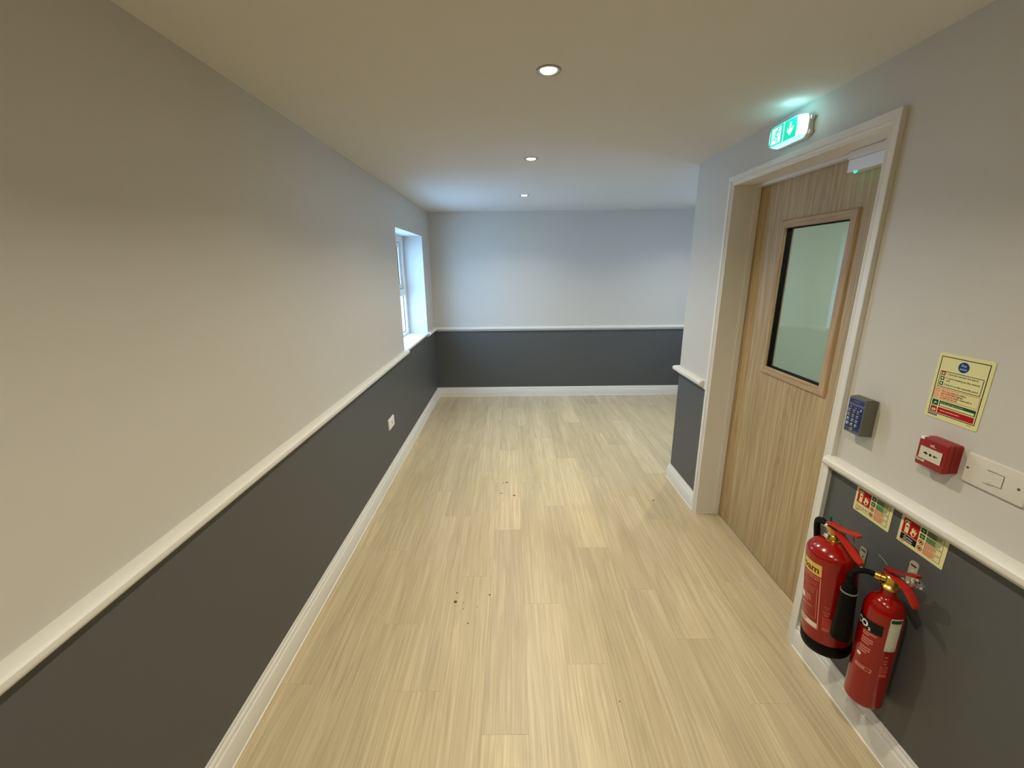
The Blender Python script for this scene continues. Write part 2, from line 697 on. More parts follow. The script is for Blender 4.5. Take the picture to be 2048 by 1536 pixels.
# ---- walls
mb = MB()
T = 0.30
mb.box(XL - T, XL, YF, WY0, 0, H, 'two_tone')
mb.box(XL - T, XL, WY1, YB, 0, H, 'two_tone')
mb.box(XL - T, XL, WY0, WY1, 0, WZ0 - 0.022, 'two_tone')
mb.box(XL - T, XL, WY0, WY1, WZ1, H, 'two_tone')
struct(mb.build('wall_left'), 'long left wall, taupe above the dado rail and dark grey below', 'wall')
mb = MB()
mb.box(XL - T, XREC + 0.2, YB, YB + 0.15, 0, H, 'two_tone')
struct(mb.build('wall_back'), 'end wall, taupe above a white dado rail and dark grey below', 'wall')
mb = MB()
TR = 0.20
mb.box(XR, XR + TR, YF, DY0 - 0.03, 0, H, 'two_tone')
mb.box(XR, XR + TR, DY1 + 0.03, YC, 0, H, 'two_tone')
mb.box(XR, XR + TR, DY0 - 0.03, DY1 + 0.03, DZ + 0.03, H, 'two_tone')
mb.box(XR + TR, XREC + 0.2, YC - 0.15, YC, 0, H, 'two_tone')
struct(mb.build('wall_right'), 'right wall with the oak door, ending at an outside corner', 'wall')
mb = MB()
RY0, RY1, RZ0, RZ1 = 3.65, 4.45, 0.919, 1.999
mb.box(XREC, XREC + 0.2, YC, RY0, 0, H, 'two_tone')
mb.box(XREC, XREC + 0.2, RY1, YB, 0, H, 'two_tone')
mb.box(XREC, XREC + 0.2, RY0, RY1, 0, RZ0 - 0.022, 'two_tone')
mb.box(XREC, XREC + 0.2, RY0, RY1, RZ1, H, 'two_tone')
struct(mb.build('wall_recess'), 'side wall of the recess beyond the outside corner, hidden from view', 'wall')
mb = MB()
mb.box(XL - T, XREC + 0.2, YF - 0.15, YF, 0, H, 'two_tone')
struct(mb.build('wall_front'), 'wall behind the viewer', 'wall')
# lobby on the other side of the door
mb = MB()
mb.box(XREC, XREC + 0.2, YF, YC - 0.15, 0, H, 'lobby_paint')
mb.box(XR + TR, XREC, YC - 0.16, YC - 0.15, 0, H, 'lobby_paint')
mb.box(XR + TR, XREC, 0.0, 0.05, 0, H, 'lobby_paint')
struct(mb.build('wall_lobby'), 'plain pale wall of the lobby seen through the door glass', 'wall')

# ---- skirtings
BB = [(0, 0), (0.0185, 0), (0.0185, 0.0840), (0.0174, 0.0860), (0.0120, 0.0872), (0.0104, 0.0895), (0.0108, 0.0920), (0.0132, 0.0960), (0.0128, 0.1010),
      (0.0105, 0.1060), (0.0070, 0.1085), (0.0058, 0.1100), (0.0062, 0.1190), (0.0048, 0.1210), (0, 0.1210)]
BEAD = [(0.0185, 0), (0.0215, 0), (0.0207, 0.0022), (0.0185, 0.0035)]


def skirting(name, paths, label):
    mb = MB()
    for p in paths:
        mb.sweep(BB, p, 'white_gloss')
    o = struct(mb.build(name, smooth=30), label, 'skirting board')
    mb = MB()
    for p in paths:
        mb.sweep(BEAD, p, 'plastic_white')
    mb.build('sealant_bead', o)
    return o


# travel so that the room is on the left of the path
skirting('baseboard_left', [[(XL, YB), (XL, YF)]], 'white moulded skirting board along the left wall')
skirting('baseboard_back', [[(XREC, YB), (XL, YB)]], 'white moulded skirting board along the end wall')
skirting('baseboard_right', [[(XR, YF), (XR, AY0)], [(XR, AY1), (XR, YC), (XREC, YC)]],
         'white moulded skirting board along the right wall and round its corner')

# ---- dado rails
DR = [(0, 0), (0.0090, 0), (0.0110, 0.0020), (0.0110, 0.0120), (0.0125, 0.0135), (0.0240, 0.0145), (0.0335, 0.0178), (0.0390, 0.0240),
      (0.0410, 0.0320), (0.0395, 0.0415), (0.0335, 0.0487), (0.0245, 0.0530), (0.0120, 0.0550), (0, 0.0550)]
DR = [(o, z + ZD0) for o, z in DR]


def dado(name, paths, label, extra=None):
    mb = MB()
    for p in paths:
        mb.sweep(DR, p, 'white_gloss')
    if extra:
        extra(mb)
    return struct(mb.build(name, smooth=30), label, 'dado rail')


dado('trim_1', [[(XL, 3.868), (XL, YF)]], 'white rounded dado rail along the left wall, cut off at the window')
dado('trim_2', [[(XREC, YB), (XL, YB), (XL, 4.945)]], 'white dado rail on the end wall turning back to the window')
dado('trim_3', [[(XR, YF), (XR, AY0 + 0.012)]], 'white rounded dado rail over the extinguisher signs on the right wall')
dado('trim_4', [[(XR, 2.655), (XR, YC), (XREC, YC)]], 'short white dado rail round the outside corner beyond the door',
     lambda mb: mb.box(XR - 0.011, XR, AY1, 2.655, ZD0, ZD0 + 0.0535, 'white_gloss'))

# ---- door set
door = empty('door_1', (XD, (DY0 + DY1) / 2, 0))
struct(door, 'oak veneered door with a tall glazed vision panel in a white frame', 'door')
DO = Vector(door.location)


def dpart(mb, name, parent=None, smooth=False):
    o = mb.build(name, None, smooth, M=Matrix.Translation(-DO))
    o.parent = parent or door
    return o


AP = [(0.0, 0.0), (0.0, 0.0170), (0.0015, 0.0182), (0.0240, 0.0182), (0.0256, 0.0165), (0.0262, 0.0125), (0.0285, 0.0118), (0.0300, 0.0140), (0.0330, 0.0150),
      (0.0365, 0.0142), (0.0390, 0.0110), (0.0405, 0.0092), (0.0425, 0.0092), (0.0440, 0.0105), (0.0480, 0.0105), (0.0500, 0.0090), (0.0500, 0.0)]


def arch_piece(pts_fn, n):
    mb = MB()
    t = bmesh.new()
    rings = [[t.verts.new(pts_fn(i, w, th)) for w, th in AP] for i in range(n)]
    k = len(AP)
    for a, b in zip(rings[:-1], rings[1:]):
        for j in range(k):
            t.faces.new([a[j], a[(j + 1) % k], b[(j + 1) % k], b[j]])
    t.faces.new(rings[0])
    t.faces.new(list(reversed(rings[-1])))
    bmesh.ops.recalc_face_normals(t, faces=t.faces[:])
    mb.merge(t, 'white_gloss')
    return mb


dpart(arch_piece(lambda i, w, th: (XR - th, AY0 + w, (0.0, AZ - w)[i]), 2), 'architrave', smooth=25)
dpart(arch_piece(lambda i, w, th: (XR - th, AY1 - w, (0.0, AZ - w)[i]), 2), 'architrave', smooth=25)
dpart(arch_piece(lambda i, w, th: (XR - th, (AY0 + w, AY1 - w)[i], AZ - w), 2), 'architrave', smooth=25)
LT = 0.03
XE = XR + TR + 0.01
mb = MB()
mb.box(XR - 0.0085, XE, DY0 - LT, DY0 - 0.001, 0, DZ + LT, 'white_gloss', 0.001)
mb.box(XR - 0.0085, XE, DY1 + 0.001, DY1 + LT, 0, DZ + LT, 'white_gloss', 0.001)
mb.box(XR - 0.0085, XE, DY0 - 0.001, DY1 + 0.001, DZ + 0.001, DZ + LT, 'white_gloss', 0.001)
dpart(mb, 'door_lining')
ST = 0.014
mb = MB()
mb.box(XD - 0.034, XD - 0.002, DY0 - 0.0005, DY0 + ST, 0, DZ, 'white_gloss', 0.0015)
mb.box(XD - 0.034, XD - 0.002, DY1 - ST, DY1 + 0.0005, 0, DZ, 'white_gloss', 0.0015)
mb.box(XD - 0.034, XD - 0.002, DY0 + ST, DY1 - ST, DZ - ST, DZ + 0.0005, 'white_gloss', 0.0015)
dpart(mb, 'door_stop')
mb = MB()                       # sealant along the foot of the jamb
mb.box(XR - 0.012, XD - 0.036, DY1 - 0.004, DY1 + 0.001, 0, 0.004, 'plastic_white', 0.001)
dpart(mb, 'sealant_bead')
# leaf with an opening for the glass
GY0, GY1, GZ0, GZ1 = 1.838, 2.282, 1.098, 1.836
LY0, LY1, LZ0, LZ1 = DY0 + 0.003, DY1 - 0.003, 0.006, DZ - 0.003
mb = MB()
XB = XD + 0.044
mb.box(XD, XB, LY0, GY0, LZ0, LZ1, 'door_oak', 0.001)
mb.box(XD, XB, GY1, LY1, LZ0, LZ1, 'door_oak', 0.001)
mb.box(XD + 0.0001, XB, GY0 - 0.002, GY1 + 0.002, LZ0, GZ0, 'door_oak')
mb.box(XD + 0.0001, XB, GY0 - 0.002, GY1 + 0.002, GZ1, LZ1, 'door_oak')
leaf = dpart(mb, 'door_leaf')
# black strip standing in for the shade in the gap under the leaf
mb = MB()
mb.box(XD + 0.004, XB + 0.02, DY0, DY1, -0.004, 0.004, 'rubber_black')
dpart(mb, 'gap_shade_strip')
# glazing beads: four mitred oak mouldings
BW, BP = 0.042, 0.013


def bead(side):
    prof = [(0, 0), (0.002, BP * 0.55), (0.007, BP * 0.92), (0.013, BP), (BW - 0.004, BP), (BW, BP * 0.6), (BW, -0.020), (BW - 0.012, -0.020), (BW - 0.012, 0)]
    oy0, oy1, oz0, oz1 = GY0 - BW + 0.010, GY1 + BW - 0.010, GZ0 - BW + 0.010, GZ1 + BW - 0.010
    mb = MB()
    t = bmesh.new()
    rings = []
    for i in range(2):
        r = []
        for w, p in prof:
            if side == 'far':
                q = (XD - p, oy1 - w, (oz0 + w, oz1 - w)[i])
            elif side == 'near':
                q = (XD - p, oy0 + w, (oz0 + w, oz1 - w)[i])
            elif side == 'low':
                q = (XD - p, (oy0 + w, oy1 - w)[i], oz0 + w)
            else:
                q = (XD - p, (oy0 + w, oy1 - w)[i], oz1 - w)
            r.append(t.verts.new(q))
        rings.append(r)
    k = len(prof)
    for j in range(k):
        t.faces.new([rings[0][j], rings[0][(j + 1) % k], rings[1][(j + 1) % k], rings[1][j]])
    t.faces.new(rings[0])
    t.faces.new(list(reversed(rings[1])))
    bmesh.ops.recalc_face_normals(t, faces=t.faces[:])
    mb.merge(t, 'bead_oak_v' if side in ('far', 'near') else 'bead_oak_h')
    o = dpart(mb, 'glazing_bead', leaf, smooth=25)
    return o


for s in ('far', 'near', 'low', 'top'):
    bead(s)
mb = MB()
gt = 0.006
xg = XD + 0.012
iy0, iy1, iz0, iz1 = GY0 + 0.010, GY1 - 0.010, GZ0 + 0.010, GZ1 - 0.010
gk = 0.005
mb.box(XD + 0.002, xg + 0.016, iy0 - 0.004, iy0 + gk, iz0 - 0.004, iz1 + 0.004, 'rubber_black')
mb.box(XD + 0.002, xg + 0.016, iy1 - gk, iy1 + 0.004, iz0 - 0.004, iz1 + 0.004, 'rubber_black')
mb.box(XD + 0.002, xg + 0.016, iy0 + gk, iy1 - gk, iz0 - 0.004, iz0 + gk, 'rubber_black')
mb.box(XD + 0.002, xg + 0.016, iy0 + gk, iy1 - gk, iz1 - gk, iz1 + 0.004, 'rubber_black')
dpart(mb, 'glazing_gasket', leaf)
mb = MB()
bow = []                        # toughened glass, very slightly bowed towards its near edge
for i in range(15):
    yy = iy0 + (iy1 - iy0) * i / 14
    bow.append((xg + 0.5 * 0.100 * max(0.0, 2.05 - yy) ** 2, yy))
mb.prism(bow + [(x + gt, y) for x, y in reversed(bow)], lambda u, v, d: (u, v, d), iz0, iz1, 'door_glass')
dpart(mb, 'glass_pane', leaf, smooth=30)
mb = MB()
for i in range(6):
    zz = iz0 + 0.06 + i * (iz1 - iz0 - 0.12) / 5
    mb.lathe([(0.0025, 0), (0.0025, 0.0008), (0, 0.0010)], 'brass', 8, Matrix.Translation((XD - 0.002, iy1 + 0.0004, zz)) @ Matrix.Rotation(PI / 2, 4, 'X'))
dpart(mb, 'bead_pin', leaf)

# magnetic lock under the frame head
ml = empty('magnetic_door_lock', (XD - 0.03, 1.72, DZ))
tag(ml, 'silver magnetic lock with a small green light at the top of the oak door', 'door lock')
o = Vector(ml.location)
tr_ = Matrix.Translation(-o)
mb = MB()
mb.box(XD - 0.050, XD - 0.003, DY0 + ST + 0.001, 1.860, 1.999, 2.045, 'silver', 0.0015)
mb.build('lock_housing', ml, M=tr_)
mb = MB()
mb.box(XD - 0.054, XD - 0.003, DY0 + ST + 0.001, 1.862, 2.0455, DZ - 0.0005, 'white_gloss', 0.001)
mb.build('fixing_bracket', ml, M=tr_)
mb = MB()
mb.lathe([(0.0001, -0.005), (0.003, -0.004), (0.005, 0), (0.005, 0.004)], 'led_green', 12, Matrix.Translation((XD - 0.044, 1.823, 1.9975)))
mb.build('indicator_light', ml, M=tr_, smooth=True)

# ---- window in the left wall
win = empty('window_1', (XW, (WY0 + WY1) / 2, WZ0))
struct(win, 'white framed casement window in a deep white reveal in the left wall', 'window')
WO = Vector(win.location)
WT = Matrix.Translation(-WO)


def wpart(mb, name, parent=None, smooth=False, M=WT, root=win):
    o = mb.build(name, None, smooth, M=M)
    o.parent = parent or root
    return o


def window_parts(root, M, sx, xin, xf, y0, y1, WZ0, WZ1):
    """sx=-1: outside is towards -x. xin: room face of the wall; xf: room face of the frame"""
    def X(a, b):
        return (min(a, b), max(a, b))
    # plaster reveal
    mb = MB()
    e = 0.004
    xa, xb = X(xin, xf + sx * 0.07)
    mb.box(xa, xb, y1 - e, y1 + 0.001, WZ0 - 0.02, WZ1, 'reveal_paint')
    mb.box(xa, xb, y0 - 0.001, y0 + e, WZ0 - 0.02, WZ1, 'reveal_paint')
    mb.box(xa, xb, y0 + e, y1 - e, WZ1 - e, WZ1 + 0.001, 'reveal_paint')
    wpart(mb, 'reveal', M=M, root=root)
    # sill board with a rounded nose
    mb = MB()
    xa, xb = X(xin - sx * 0.016, xf + sx * 0.02)
    mb.box(xa, xb, y0 + e, y1 - e, WZ0 - 0.022, WZ0, 'white_gloss', 0.006, 3)
    wpart(mb, 'window_sill', M=M, root=root, smooth=30)
    # outer frame, transom
    fwid = 0.070
    a, b = X(xf, xf + sx * 0.066)
    mb = MB()
    mb.box(a, b, y0 + e, y0 + fwid, WZ0, WZ1 - e, 'upvc', 0.002)
    mb.box(a, b, y1 - fwid, y1 - e, WZ0, WZ1 - e, 'upvc', 0.002)
    mb.box(a, b, y0 + fwid, y1 - fwid, WZ0 + 0.001, WZ0 + 0.030, 'upvc', 0.002)
    mb.box(a, b, y0 + fwid, y1 - fwid, WZ1 - fwid, WZ1 - e, 'upvc', 0.002)
    mb.box(a, b, y0 + fwid, y1 - fwid, 1.362, 1.432, 'upvc', 0.002)
    wpart(mb, 'window_frame', M=M, root=root)
    iy0, iy1 = y0 + fwid, y1 - fwid
    # lower fixed pane
    a, b = X(xf + sx * 0.027, xf + sx * 0.033)
    mb = MB()
    mb.box(a, b, iy0 - 0.004, iy1 + 0.004, WZ0 + 0.026, 1.366, 'window_glass')
    wpart(mb, 'glass_pane', M=M, root=root)
    mb = MB()
    a, b = X(xf + sx * 0.022, xf + sx * 0.027)
    for (p, q, r_, s) in ((iy0, iy0 + .006, WZ0 + .03, 1.362), (iy1 - .006, iy1, WZ0 + .03, 1.362), (iy0 + .006, iy1 - .006, WZ0 + .03, WZ0 + .036), (iy0 + .006, iy1 - .006, 1.356, 1.362)):
        mb.box(a, b, p, q, r_, s, 'rubber_black')
    wpart(mb, 'glazing_gasket', M=M, root=root)
    # upper opening sash
    sw = 0.066
    zs0, zs1 = 1.432, WZ1 - fwid
    mb = MB()
    a, b = X(xf + sx * 0.024, xf + sx * 0.064)
    g = 0.005
    mb.box(a, b, iy0 + g, iy0 + sw, zs0 + g, zs1 - g, 'upvc', 0.002)
    mb.box(a, b, iy1 - sw, iy1 - g, zs0 + g, zs1 - g, 'upvc', 0.002)
    mb.box(a, b, iy0 + sw, iy1 - sw, zs0 + g, zs0 + 0.05, 'upvc', 0.002)
    mb.box(a, b, iy0 + sw, iy1 - sw, zs1 - 0.05, zs1 - g, 'upvc', 0.002)
    sash = wpart(mb, 'sash', M=M, root=root)
    mb = MB()
    a, b = X(xf + sx * 0.028, xf + sx * 0.060)
    for (p, q, r_, s) in ((iy0, iy0 + g, zs0, zs1), (iy1 - g, iy1, zs0, zs1), (iy0 + g, iy1 - g, zs0, zs0 + g), (iy0 + g, iy1 - g, zs1 - g, zs1)):
        mb.box(a, b, p, q, r_, s, 'rubber_black')
    wpart(mb, 'draught_seal', M=M, root=root)
    mb = MB()
    a, b = X(xf + sx * 0.036, xf + sx * 0.042)
    for (p, q, r_, s) in ((iy0 + sw, iy0 + sw + .006, zs0 + .05, zs1 - .05), (iy1 - sw - .006, iy1 - sw, zs0 + .05, zs1 - .05),
                          (iy0 + sw + .006, iy1 - sw - .006, zs0 + .05, zs0 + .056), (iy0 + sw + .006, iy1 - sw - .006, zs1 - .056, zs1 - .05)):
        mb.box(a, b, p, q, r_, s, 'rubber_black')
    wpart(mb, 'glazing_gasket', sash, M=M)
    mb = MB()
    a, b = X(xf + sx * 0.042, xf + sx * 0.048)
    mb.box(a, b, iy0 + sw - .004, iy1 - sw + .004, zs0 + .046, zs1 - .046, 'window_glass')
    wpart(mb, 'glass_pane', sash, M=M)
    mb = MB()
    ym = (y0 + y1) / 2
    a, b = X(xf - sx * 0.012, xf + sx * 0.024)
    mb.box(a, b, ym - 0.012, ym + 0.012, zs0 + 0.018, zs0 + 0.036, 'upvc', 0.003)
    a, b = X(xf - sx * 0.026, xf - sx * 0.012)
    mb.box(a, b, ym - 0.012, ym + 0.095, zs0 + 0.018, zs0 + 0.036, 'upvc', 0.004)
    wpart(mb, 'window_handle', sash, M=M, smooth=30)


window_parts(win, WT, -1, XL, XW, WY0, WY1, WZ0, WZ1)
win2 = empty('window_2', (XREC + 0.1, (RY0 + RY1) / 2, RZ0))
struct(win2, 'second white casement window in the recess, out of sight round the corner', 'window')
window_parts(win2, Matrix.Translation(-Vector(win2.location)), 1, XREC, XREC + 0.10, RY0, RY1, RZ0, RZ1)

# ground outside
mb = MB()
mb.box(-14, XL - T - 0.001, -10, 16, -0.5, -0.3, 'concrete')
mb.box(XREC + 0.26, 14, -10, 16, -0.5, -0.3, 'concrete')
struct(mb.build('ground'), 'pale paving outside the windows', 'ground')

# daylight sampling guides at the two windows
for nm, loc, ry, w, hh in (('window_portal', (XL - T - 0.01, (WY0 + WY1) / 2, (WZ0 + WZ1) / 2), -PI / 2, WY1 - WY0, WZ1 - WZ0),
                       ('window_portal', (XREC + 0.21, (RY0 + RY1) / 2, (RZ0 + RZ1) / 2), PI / 2, RY1 - RY0, RZ1 - RZ0)):
    ld = bpy.data.lights.new(nm, 'AREA')
    ld.shape = 'RECTANGLE'
    ld.size = hh
    ld.size_y = w
    ld.cycles.is_portal = True
    lo = bpy.data.objects.new(nm, ld)
    COL.objects.link(lo)
    lo.location = loc
    lo.rotation_euler = (0, ry, 0)


# ================================================================== CEILING FITTINGS
def make_downlight():
    r = empty('downlight', (0, 0, H))
    mb = MB()
    mb.lathe([(0.0440, 0.0), (0.0440, -0.0022), (0.0425, -0.0042), (0.0395, -0.0050), (0.0350, -0.0046), (0.0310, -0.0030), (0.0272, -0.0012)], 'nickel', 48, cap=False)
    mb.build('bezel', r, smooth=40)
    mb = MB()
    mb.lathe([(0.0273, -0.0012), (0.0250, -0.0034), (0.0165, -0.0052), (0.0, -0.0058)], 'lamp_lens', 32, cap=False)
    mb.build('lens', r, smooth=True)
    ld = bpy.data.lights.new('lamp', 'AREA')
    ld.shape = 'DISK'
    ld.size = 0.034
    ld.energy = LAMP_W
    ld.color = LAMP_COL
    ld.spread = math.radians(138)
    lo = bpy.data.objects.new('lamp', ld)
    COL.objects.link(lo)
    lo.parent = r
    lo.location = (0, 0, -0.012)
    return r


dl = make_downlight()
LIGHTS = [(0.135, 1.684, 'nickel rimmed downlight nearest the viewer, the largest lit one on the ceiling'),
          (0.130, 2.902, 'nickel rimmed downlight in the middle of the ceiling row'),
          (0.128, 4.266, 'nickel rimmed downlight farthest away, nearest the end wall'),
          (0.135, 0.45, 'nickel rimmed downlight overhead, out of the picture'),
          (0.135, -0.80, 'nickel rimmed downlight behind the viewer'),
          (2.05, 4.266, 'nickel rimmed downlight round the corner in the recess')]
for i, (x, y, lab) in enumerate(LIGHTS):
    d = dl if i == 0 else copy_tree(dl)
    d.location = (x, y, H)
    tag(d, lab, 'downlight', 'row of ceiling downlights')

# unseen lamp added to brighten the lobby wall behind the door glass
mb = MB()
mb.lathe([(0.14, 0), (0.14, -0.03), (0.12, -0.05), (0, -0.06)], 'plastic_white', 32)
ll = tag(mb.build('lobby_fill_lamp', smooth=40, loc=(2.2, 1.4, H)), 'unseen round white lamp added to light the lobby behind the door', 'lamp')
ld = bpy.data.lights.new('lamp', 'AREA')
ld.shape = 'DISK'
ld.size = 0.24
ld.energy = 21
ld.color = (0.92, 1.0, 0.95)
lo = bpy.data.objects.new('lamp', ld)
COL.objects.link(lo)
lo.parent = ll
lo.location = (0, 0, -0.065)

mb = MB()
mb.lathe([(0.017, 0), (0.017, -0.003), (0.012, -0.006), (0.008, -0.013), (0.0, -0.015)], 'plastic_white', 20)
tag(mb.build('ceiling_sensor', smooth=35, loc=(1.066, 4.253, H)), 'tiny white ceiling sensor to the right of the far downlight', 'sensor')

# ================================================================== EXIT SIGN
ex = empty('exit_sign', (XR, 2.08, 2.205))
tag(ex, 'lit green running man and arrow exit sign over the oak door', 'exit sign')
EO = Vector(ex.location)
ET = Matrix.Translation(-EO)


def rrect(y0, y1, z0, z1, r, n=6):
    P = []
    for cy, cz, a0 in ((y1 - r, z1 - r, 0), (y0 + r, z1 - r, PI / 2), (y0 + r, z0 + r, PI), (y1 - r, z0 + r, 3 * PI / 2)):
        for i in range(n + 1):
            a = a0 + i * PI / 2 / n
            P.append((cy + r * math.cos(a), cz + r * math.sin(a)))
    return P


EY0, EY1, EZ0, EZ1 = 1.974, 2.196, 2.163, 2.256
mb = MB()
mb.prism(rrect(EY0 - 0.004, EY1 + 0.004, EZ0 - 0.002, EZ1 + 0.002, 0.030), yz(0), XR - 0.001, XR - 0.022, 'plastic_white', 0.003)
for zz in (EZ0 + 0.018, EZ1 - 0.022):
    mb.box(XR - 0.018, XR - 0.002, EY0 - 0.012, EY0 + 0.006, zz - 0.008, zz + 0.008, 'plastic_white', 0.003)
mb.build('back_plate', ex, M=ET, smooth=35)
mb = MB()
t = bmesh.new()
NR = 9
base = rrect(EY0, EY1, EZ0, EZ1, 0.028, 5)
cyy, czz = (EY0 + EY1) / 2, (EZ0 + EZ1) / 2
rings = []
for i in range(NR + 1):
    f = i / NR
    dep = 0.022 + 0.034 * math.sin(f * PI / 2)
    sc_y = 1 - 0.030 * (1 - math.cos(f * PI / 2)) * 2.6
    sc_z = 1 - 0.090 * (1 - math.cos(f * PI / 2)) * 2.0
    rings.append([t.verts.new((XR - dep, cyy + (y - cyy) * sc_y, czz + (z - czz) * sc_z)) for y, z in base])
n = len(base)
for a, b in zip(rings[:-1], rings[1:]):
    for j in range(n):
        t.faces.new([a[j], a[(j + 1) % n], b[(j + 1) % n], b[j]])
t.faces.new(rings[-1])
bmesh.ops.recalc_face_normals(t, faces=t.faces[:])
mb.merge(t, 'exit_diffuser')
hot = mb.mi('exit_hot')
for f in mb.bm.faces:              # the lamp end glows brightest
    c = f.calc_center_median()
    if c.y < EY0 + 0.030 and EZ0 + 0.012 < c.z < EZ1 - 0.008 and f.normal.y < 0.2:
        f.material_index = hot
mb.build('diffuser', ex, M=ET, smooth=40)
EXF = XR - 0.0563
# legend: u runs from the far end towards the viewer
LU0, LV0 = 2.181, 2.170
LWd, LHt = 172.0, 78.0
LSC = 1.22


def em(u, v, lay):
    return (EXF - 0.0004 * lay - EO.x, LU0 - u * LSC / 1000 - EO.y, LV0 + v / 1000 - EO.z)




def limb(pts, w, m, lay):
    out = []
    for (xa, ya), (xb, yb) in zip(pts[:-1], pts[1:]):
        dx, dy = xb - xa, yb - ya
        ln = math.hypot(dx, dy)
        nx, ny = -dy / ln * w / 2, dx / ln * w / 2
        ex_, ey_ = dx / ln * w * 0.35, dy / ln * w * 0.35
        out.append(('poly', [(xa + nx - ex_, ya + ny - ey_), (xb + nx + ex_, yb + ny + ey_), (xb - nx + ex_, yb - ny + ey_), (xa - nx - ex_, ya - ny - ey_)], m, lay))
    return out


man = (limb([(43, 57), (35, 39)], 8, 'exit_green', 3) + limb([(44, 55), (55, 48), (62, 53)], 4, 'exit_green', 3) + limb([(41, 56), (29, 54), (24, 44)], 4, 'exit_green', 3)
       + limb([(36, 39), (47, 31), (46, 13), (51, 12)], 5, 'exit_green', 3) + limb([(35, 38), (29, 26), (14, 25)], 5, 'exit_green', 3) + [('disc', 48, 64, 5, 'exit_green', 3)])
items = [('rect', 0, 0, 78, LHt, 'exit_green', 1),
         ('rect', 10, 6, 66, 71, 'exit_white', 2),
         ('rect', 84, 0, 154, LHt, 'exit_green', 1),
         ('poly', [(114, 66), (124, 66), (124, 36), (136, 50), (136, 34), (119, 14), (102, 34), (102, 50), (114, 36)], 'exit_white', 2)]
decal('legend', items + man, em, ex)
ld = bpy.data.lights.new('lamp', 'POINT')
ld.energy = 0.19
ld.color = (0.35, 0.93, 1.0)
ld.shadow_soft_size = 0.03
lo = bpy.data.objects.new('lamp', ld)
COL.objects.link(lo)
lo.parent = ex
lo.location = (-0.074, -0.075, 0.052)

# ================================================================== WALL FITTINGS ON THE RIGHT WALL


def wall_map(yl, zb, x, o):
    """flat print on the right wall: u to the viewer's right (towards -y), v up"""
    return lambda u, v, lay: (x - 0.0002 * lay - o.x, yl - u / 1000 - o.y, zb + v / 1000 - o.z)


# keypad
KY0, KY1, KZ0, KZ1 = 1.3785, 1.4510, 1.061, 1.191
KX = XR - 0.045
kp = empty('door_entry_keypad', (XR, (KY0 + KY1) / 2, KZ0))
tag(kp, 'grey door entry keypad with a blue face and metal keys beside the door frame', 'keypad')
KO = Vector(kp.location)
KT = Matrix.Translation(-KO)
mb = MB()
mb.prism([(KX, KZ0), (XR - 0.0005, KZ0 - 0.004), (XR - 0.0005, KZ1 - 0.004), (XR - 0.018, KZ1 + 0.003), (KX, KZ1)], lambda u, v, d: (u, d, v), KY0, KY1, 'keypad_case', 0.003)
mb.build('housing', kp, M=KT, smooth=30)
km = wall_map(KY1, KZ0, KX - 0.0002, KO)
decal('face_plate', [('rect', 1.5, 1.5, 71, 128.5, 'ink_grey', 1), ('rect', 4, 108, 68, 123, 'keypad_blue', 2), ('rect', 22, 114, 50, 118, 'ink_grey', 3),
                     ('poly', [(4, 16), (26, 16), (30, 22), (42, 22), (46, 12), (68, 12), (68, 100), (4, 100)], 'keypad_blue', 2),
                     ('rect', 4, 5, 24, 12, 'keypad_blue', 2), ('disc', 14, 94, 1.5, 'ink_white', 3), ('disc', 36, 92, 1.5, 'ink_white', 3), ('rect', 58, 86, 61, 94, 'ink_white', 3)], km, kp)
for i in range(4):
    for j in range(3):
        mb = MB()
        yc = KY1 - 0.0165 - j * 0.0185
        zc = KZ0 + 0.0815 - i * 0.0165
        mb.prism([(yc - 0.0062, zc - 0.0056), (yc + 0.0062, zc - 0.0056), (yc + 0.0062, zc + 0.0056), (yc - 0.0062, zc + 0.0056)], yz(0), KX - 0.0004, KX - 0.0062, 'chrome', 0.0028, 2)
        key = mb.build('key', kp, M=KT)
        decal('key_numeral', [('text', '123456789*0#'[i * 3 + j], (KY1 - yc) * 1000, (zc - KZ0) * 1000 - 2.4, 6.0, 'ink_black', 1, 'c', 0, 0.0)],
              wall_map(KY1, KZ0, KX - 0.0063, KO), key)
mb = MB()
mb.lathe([(0.0075, 0), (0.0075, 0.003), (0.005, 0.0042), (0.003, 0.003), (0, 0.003)], 'plastic_grey', 20,
         Matrix.Translation((KX - 0.0004, (KY0 + KY1) / 2 + 0.001, KZ0 + 0.014)) @ Matrix.Rotation(-PI / 2, 4, 'Y'))
mb.build('security_screw', kp, M=KT, smooth=30)

# fire alarm call point
CY0, CY1, CZ0, CZ1 = 1.085, 1.173, 1.064, 1.152
CX = XR - 0.043
cp = empty('fire_alarm_call_point', (XR, (CY0 + CY1) / 2, CZ0))
tag(cp, 'red square break glass fire alarm call point with black arrows', 'alarm call point')
CO = Vector(cp.location)
CT = Matrix.Translation(-CO)
mb = MB()
mb.prism(rrect(CY0 + 0.001, CY1 - 0.001, CZ0 + 0.001, CZ1 - 0.001, 0.006), yz(0), XR - 0.0005, XR - 0.024, 'red_call', 0.002)
mb.build('back_box', cp, M=CT, smooth=35)
mb = MB()
mb.prism(rrect(CY0, CY1, CZ0, CZ1, 0.007), yz(0), XR - 0.027, CX, 'red_call', 0.004, 3)
mb.prism(rrect(CY0 + 0.003, CY1 - 0.003, CZ0 + 0.003, CZ1 - 0.003, 0.005), yz(0), XR - 0.024, XR - 0.027, 'ink_darkred')
mb.build('front_cover', cp, M=CT, smooth=35)
cm = wall_map(CY1, CZ0, CX - 0.0003, CO)
mb = MB()
